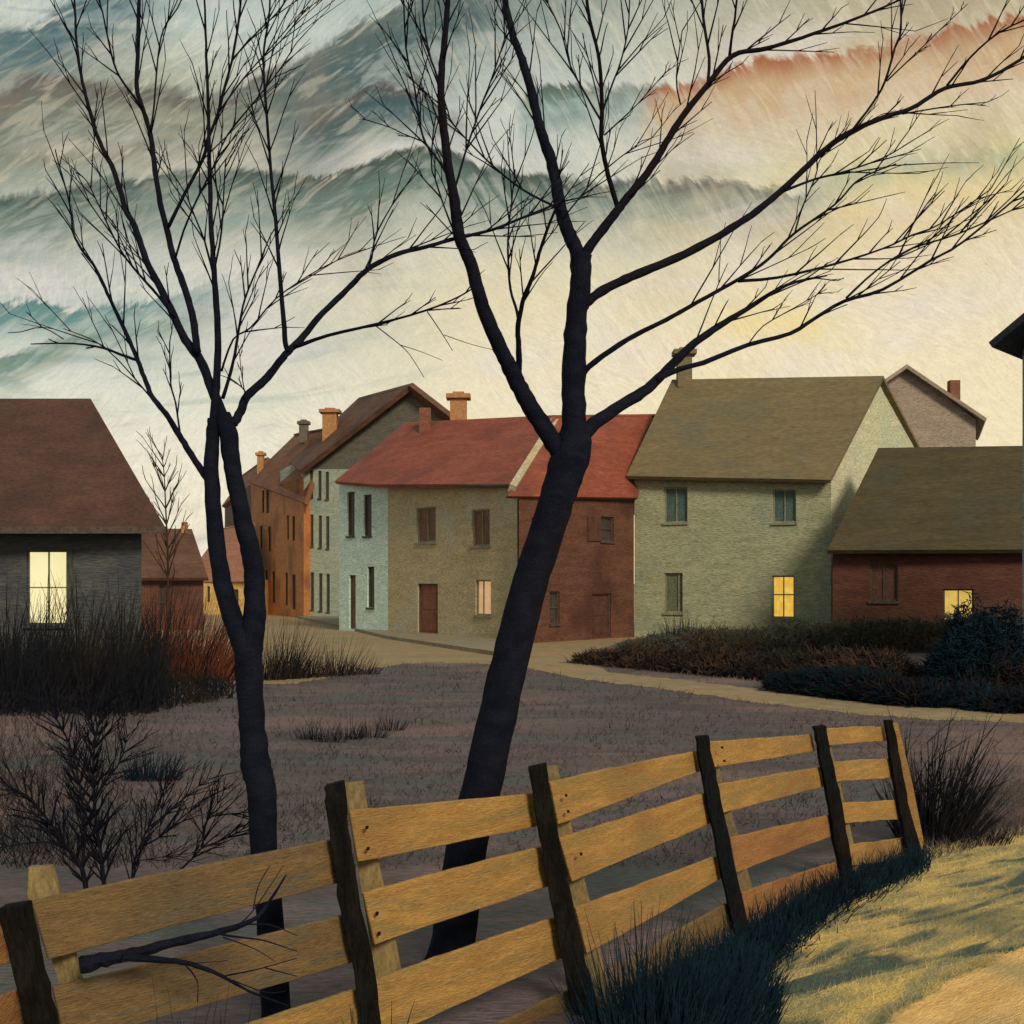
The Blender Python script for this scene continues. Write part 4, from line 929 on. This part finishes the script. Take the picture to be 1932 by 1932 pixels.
plant('grass_tuft', 'thin dark stalks at the bottom edge before the left fence bay', 'plant', Vector((P(345, 1900, 4.5).x, 4.55, 0)), [('foliage', mb, 'stalk')])
mb = MB(); c = Vector((P(720, 1932, 5.15).x, 5.2, 0))
clump(mb, c, .16, .08, 130, .50, .005, .6, (.05, 0), .25)
plant('grass_tuft', 'dark spiky tuft at the foot of the second fence post', 'plant', c, [('foliage', mb, 'bluegrass')])
# big blue dark bush in front of the third bay
random.seed(5)
mb = MB()
for u, v, n, h, rx in ((1215, 2010, 420, .78, .24), (1290, 1990, 480, .66, .26), (1370, 1935, 420, .48, .24), (1250, 2040, 300, .5, .3), (1400, 1880, 260, .36, .18)):
    c = gr(u, v); clump(mb, c, rx, .16, n, h, .0062, .5, (.04, 0), .22, .6)
plant('bush', 'dense blue black bush growing against the fence beside the bright bank', 'bush', gr(1290, 1990), [('foliage', mb, 'bluegrass')])
mb = MB()
for i in range(2600):
    t = random.random(); u = 1180+(1745-1180)*t; vb = 1880-(1880-1630)*t**.85
    if u < 1400: vb = 1790+(1400-u)*.62
    v = vb+random.uniform(-12, 34)*(1-.5*t); c = gr(u+random.uniform(-12, 12), v)
    blade(mb, c, Vector((random.gauss(0, .3), random.gauss(0, .3), 1)), random.uniform(.05, .26)*(1 if random.random() < .9 else 1.4), .0045, .3*random.random(), 2)
ed = [(1745, 1622), (1690, 1650), (1600, 1698), (1540, 1742), (1480, 1790), (1430, 1850), (1395, 1910), (1370, 1990)]
for a, b in zip(ed, ed[1:]):
    for i in range(420):
        t = random.random(); off = random.gauss(-6, 13)
        c = gr(a[0]+(b[0]-a[0])*t-10+off*.8, a[1]+(b[1]-a[1])*t+off); blade(mb, c, Vector((random.gauss(.35, .5), random.gauss(-.1, .4), .8)), random.uniform(.04, .15)*(1 if random.random() < .93 else 2), .0045, .3*random.random(), 2)
for i in range(1100):
    t = random.random(); u = 1375+(1600-1375)*t; c = gr(u+random.uniform(-30, 10), 1900-(1900-1700)*t+random.uniform(-70, 0)); blade(mb, c, Vector((random.gauss(.2, .5), random.gauss(0, .4), 1)), random.uniform(.04, .14), .0045, .3*random.random(), 2)
tag(mb.build('fence_grass', 'bluegrass'), 'dark blue green grass growing along the foot of the fence', 'grass', None, 'stuff')
# shrub beyond the last post
mb = MB(); c = gr(1762, 1590)
shrub3(mb, c, 12, 1.05, .6, .014, 3, (.12, 0), 1)
clump(mb, c, .3, .2, 300, 1.1, .0085, .75, (.22, 0), .15)
clump(mb, gr(1800, 1590), .5, .2, 260, .35, .005, .6)
m3 = MB(); clump(m3, gr(1690, 1560), .12, .06, 60, .9, .004, .5, (-.4, 0), .1)
plant('bare_shrub', 'dark spiky shrub fanning out past the right end of the fence', 'shrub', c, [('branches', mb, 'stalk')])
# verge behind the bank to the right
mb = MB()
for i in range(3000):
    u = random.uniform(1700, 1990); v = random.uniform(1480, 1640-(u-1700)*.26)
    if v < 1440: continue
    blade(mb, gr(u, v), Vector((random.gauss(0, .4), random.gauss(0, .3), 1)), random.uniform(.04, .16), .004, .3*random.random(), 2)
tag(mb.build('verge_grass', 'fieldblade'), 'short dark grass right of the fence end', 'grass', None, 'stuff')
# hedge island
random.seed(9)
def hedge(label, segs, mat, mat2, name='hedge', cat_='hedge'):
    m1, m2 = MB(), MB()
    for (u, v, n, h, rx, ry) in segs:
        c = gr(u, v); mound(m1, c, rx, ry, h, n, .22, .020); mound(m2, c, rx*.98, ry*1.02, h*1.02, n//2, .26, .016); clump(m2, c, rx, ry, n//12, h*1.5, .010, .4, (0, 0), .2, .6)
    u, v = segs[len(segs)//2][:2]
    return plant(name, label, cat_, gr(u, v), [('foliage', m1, mat), ('stems', m2, mat2)])
hedge('long lumpy grey green hedge before the green house and red house', [(1260+i*62, 1226+random.uniform(-4, 4), 1500, .42+.58*min(1, i/7)+random.uniform(-.12, .12), 1.5, 1.5) for i in range(12)], 'greyhedge', 'hedge')
hedge('flat dark brown thicket along the near side of the path island', [(1150+i*50, 1250+i*4.4, 1100, .30+.035*i+random.uniform(-.08, .06), 1.0, 1.3) for i in range(11)], 'browngrass', 'stalk', 'thicket', 'thicket')
hedge('straw brown tall grass patch in the middle of the hedge', [(1560+i*40, 1286, 600, .55, .6, .5) for i in range(4)], 'hedge', 'browngrass', 'thicket', 'thicket')
hedge('blue black undergrowth at the tip of the path island', [(1500+i*40, 1304+i*4.5, 1300, .46-.05*abs(i-3), .55, .42) for i in range(7)], 'bluegrass', 'stalk', 'thicket', 'thicket')
hedge('ragged blue black scrub below the round bush at the right edge', [(1750+i*44, 1328+i*3+random.uniform(-3, 3), 700, .22+.04*(i % 3), .6, .4) for i in range(7)], 'bluegrass', 'stalk', 'thicket', 'thicket')
m1, m2, m4 = MB(), MB(), MB(); c = gr(1850, 1306)
mound(m1, c, .95, .75, 1.62, 5200, .20, .016); mound(m1, c+Vector((-.55, -.1, 0)), .6, .5, 1.05, 2200, .20, .016); mound(m2, c+Vector((.35, -.15, 0)), .7, .6, .95, 1500, .24, .016); clump(m2, c, 1.0, .7, 500, 1.1, .013, .3, (0, 0), .2)
clump(m4, c, .8, .5, 90, 1.9, .012, .5, (0, 0), .2)
plant('bush', 'tall round blue black bush covering the corner of the gold lit window', 'bush', c, [('foliage', m1, 'bluegrass'), ('stalks', m2, 'browngrass'), ('stems', m4, 'stalk')])
mb = MB(); c = gr(1290, 1222); clump(mb, c, .9, .4, 160, 1.5, .016, .6, (0, 0), .2)
plant('bush', 'small spiky shrub under the dull green window of the green house', 'bush', c, [('foliage', mb, 'stalk')])
# field tufts and bank tufts
random.seed(3)
mb = MB(); stp = [gr(u, v) for u, v in st]
for i in range(15000):
    v = 1255+385*random.random()**1.25; u = random.uniform(-30, 1960); p = gr(u, v)
    if inpoly(p.x, p.y, stp) or inpoly(p.x, p.y, bkp): continue
    if v > 1560 and u > 1380: continue
    blade(mb, p, Vector((random.gauss(.1, .7), random.gauss(0, .5), 1)), random.uniform(.02, .06)*(1+p.y/16), .0022+.00028*p.y, .4*random.random(), 2)
tag(mb.build('field_grass', 'fieldblade'), 'sparse short dry grass all over the dark field', 'grass', None, 'stuff')
mb = MB()
for i in range(16000):
    v = 1560+480*random.random(); u = random.uniform(1280, 1990); p = gr(u, v)
    if not inpoly(p.x, p.y, bkp): continue
    if inpoly(p.x, p.y, lnp) and random.random() < .97: continue
    blade(mb, p, Vector((random.gauss(.5, .6), random.gauss(0, .5), .8)), random.uniform(.02, .055), .0022, .4*random.random(), 2)
tag(mb.build('bank_grass', 'bankblade'), 'short yellow green grass covering the near bank', 'grass', None, 'stuff')
mb = MB()
for a, b in zip([(1932, 1572), (1830, 1592), (1750, 1614), (1670, 1650)], [(1830, 1592), (1750, 1614), (1670, 1650), (1600, 1692)]):
    for i in range(120):
        t = random.random(); p = gr(a[0]+(b[0]-a[0])*t, a[1]+(b[1]-a[1])*t+random.uniform(-3, 6)); blade(mb, p, Vector((random.gauss(.2, .5), random.gauss(0, .4), 1)), random.uniform(.04, .1), .003, .3, 2)
tag(mb.build('verge_tufts', 'bankblade'), 'pale straw tufts fringing the top edge of the bank', 'grass', None, 'stuff')

mb = MB()
for a, b in zip([(2000, 1752), (1932, 1786), (1860, 1822), (1800, 1846), (1740, 1885), (1690, 1912)], [(1932, 1786), (1860, 1822), (1800, 1846), (1740, 1885), (1690, 1912), (1640, 1960)]):
    for i in range(170):
        t = random.random(); p = gr(a[0]+(b[0]-a[0])*t, a[1]+(b[1]-a[1])*t+random.uniform(-10, 5)); blade(mb, p, Vector((random.gauss(.5, .6), random.gauss(0, .5), .7)), random.uniform(.02, .06), .0025, .3, 2)
tag(mb.build('lane_tufts', 'bankblade'), 'ragged dry tufts along the edge between bank and sandy lane', 'grass', None, 'stuff')
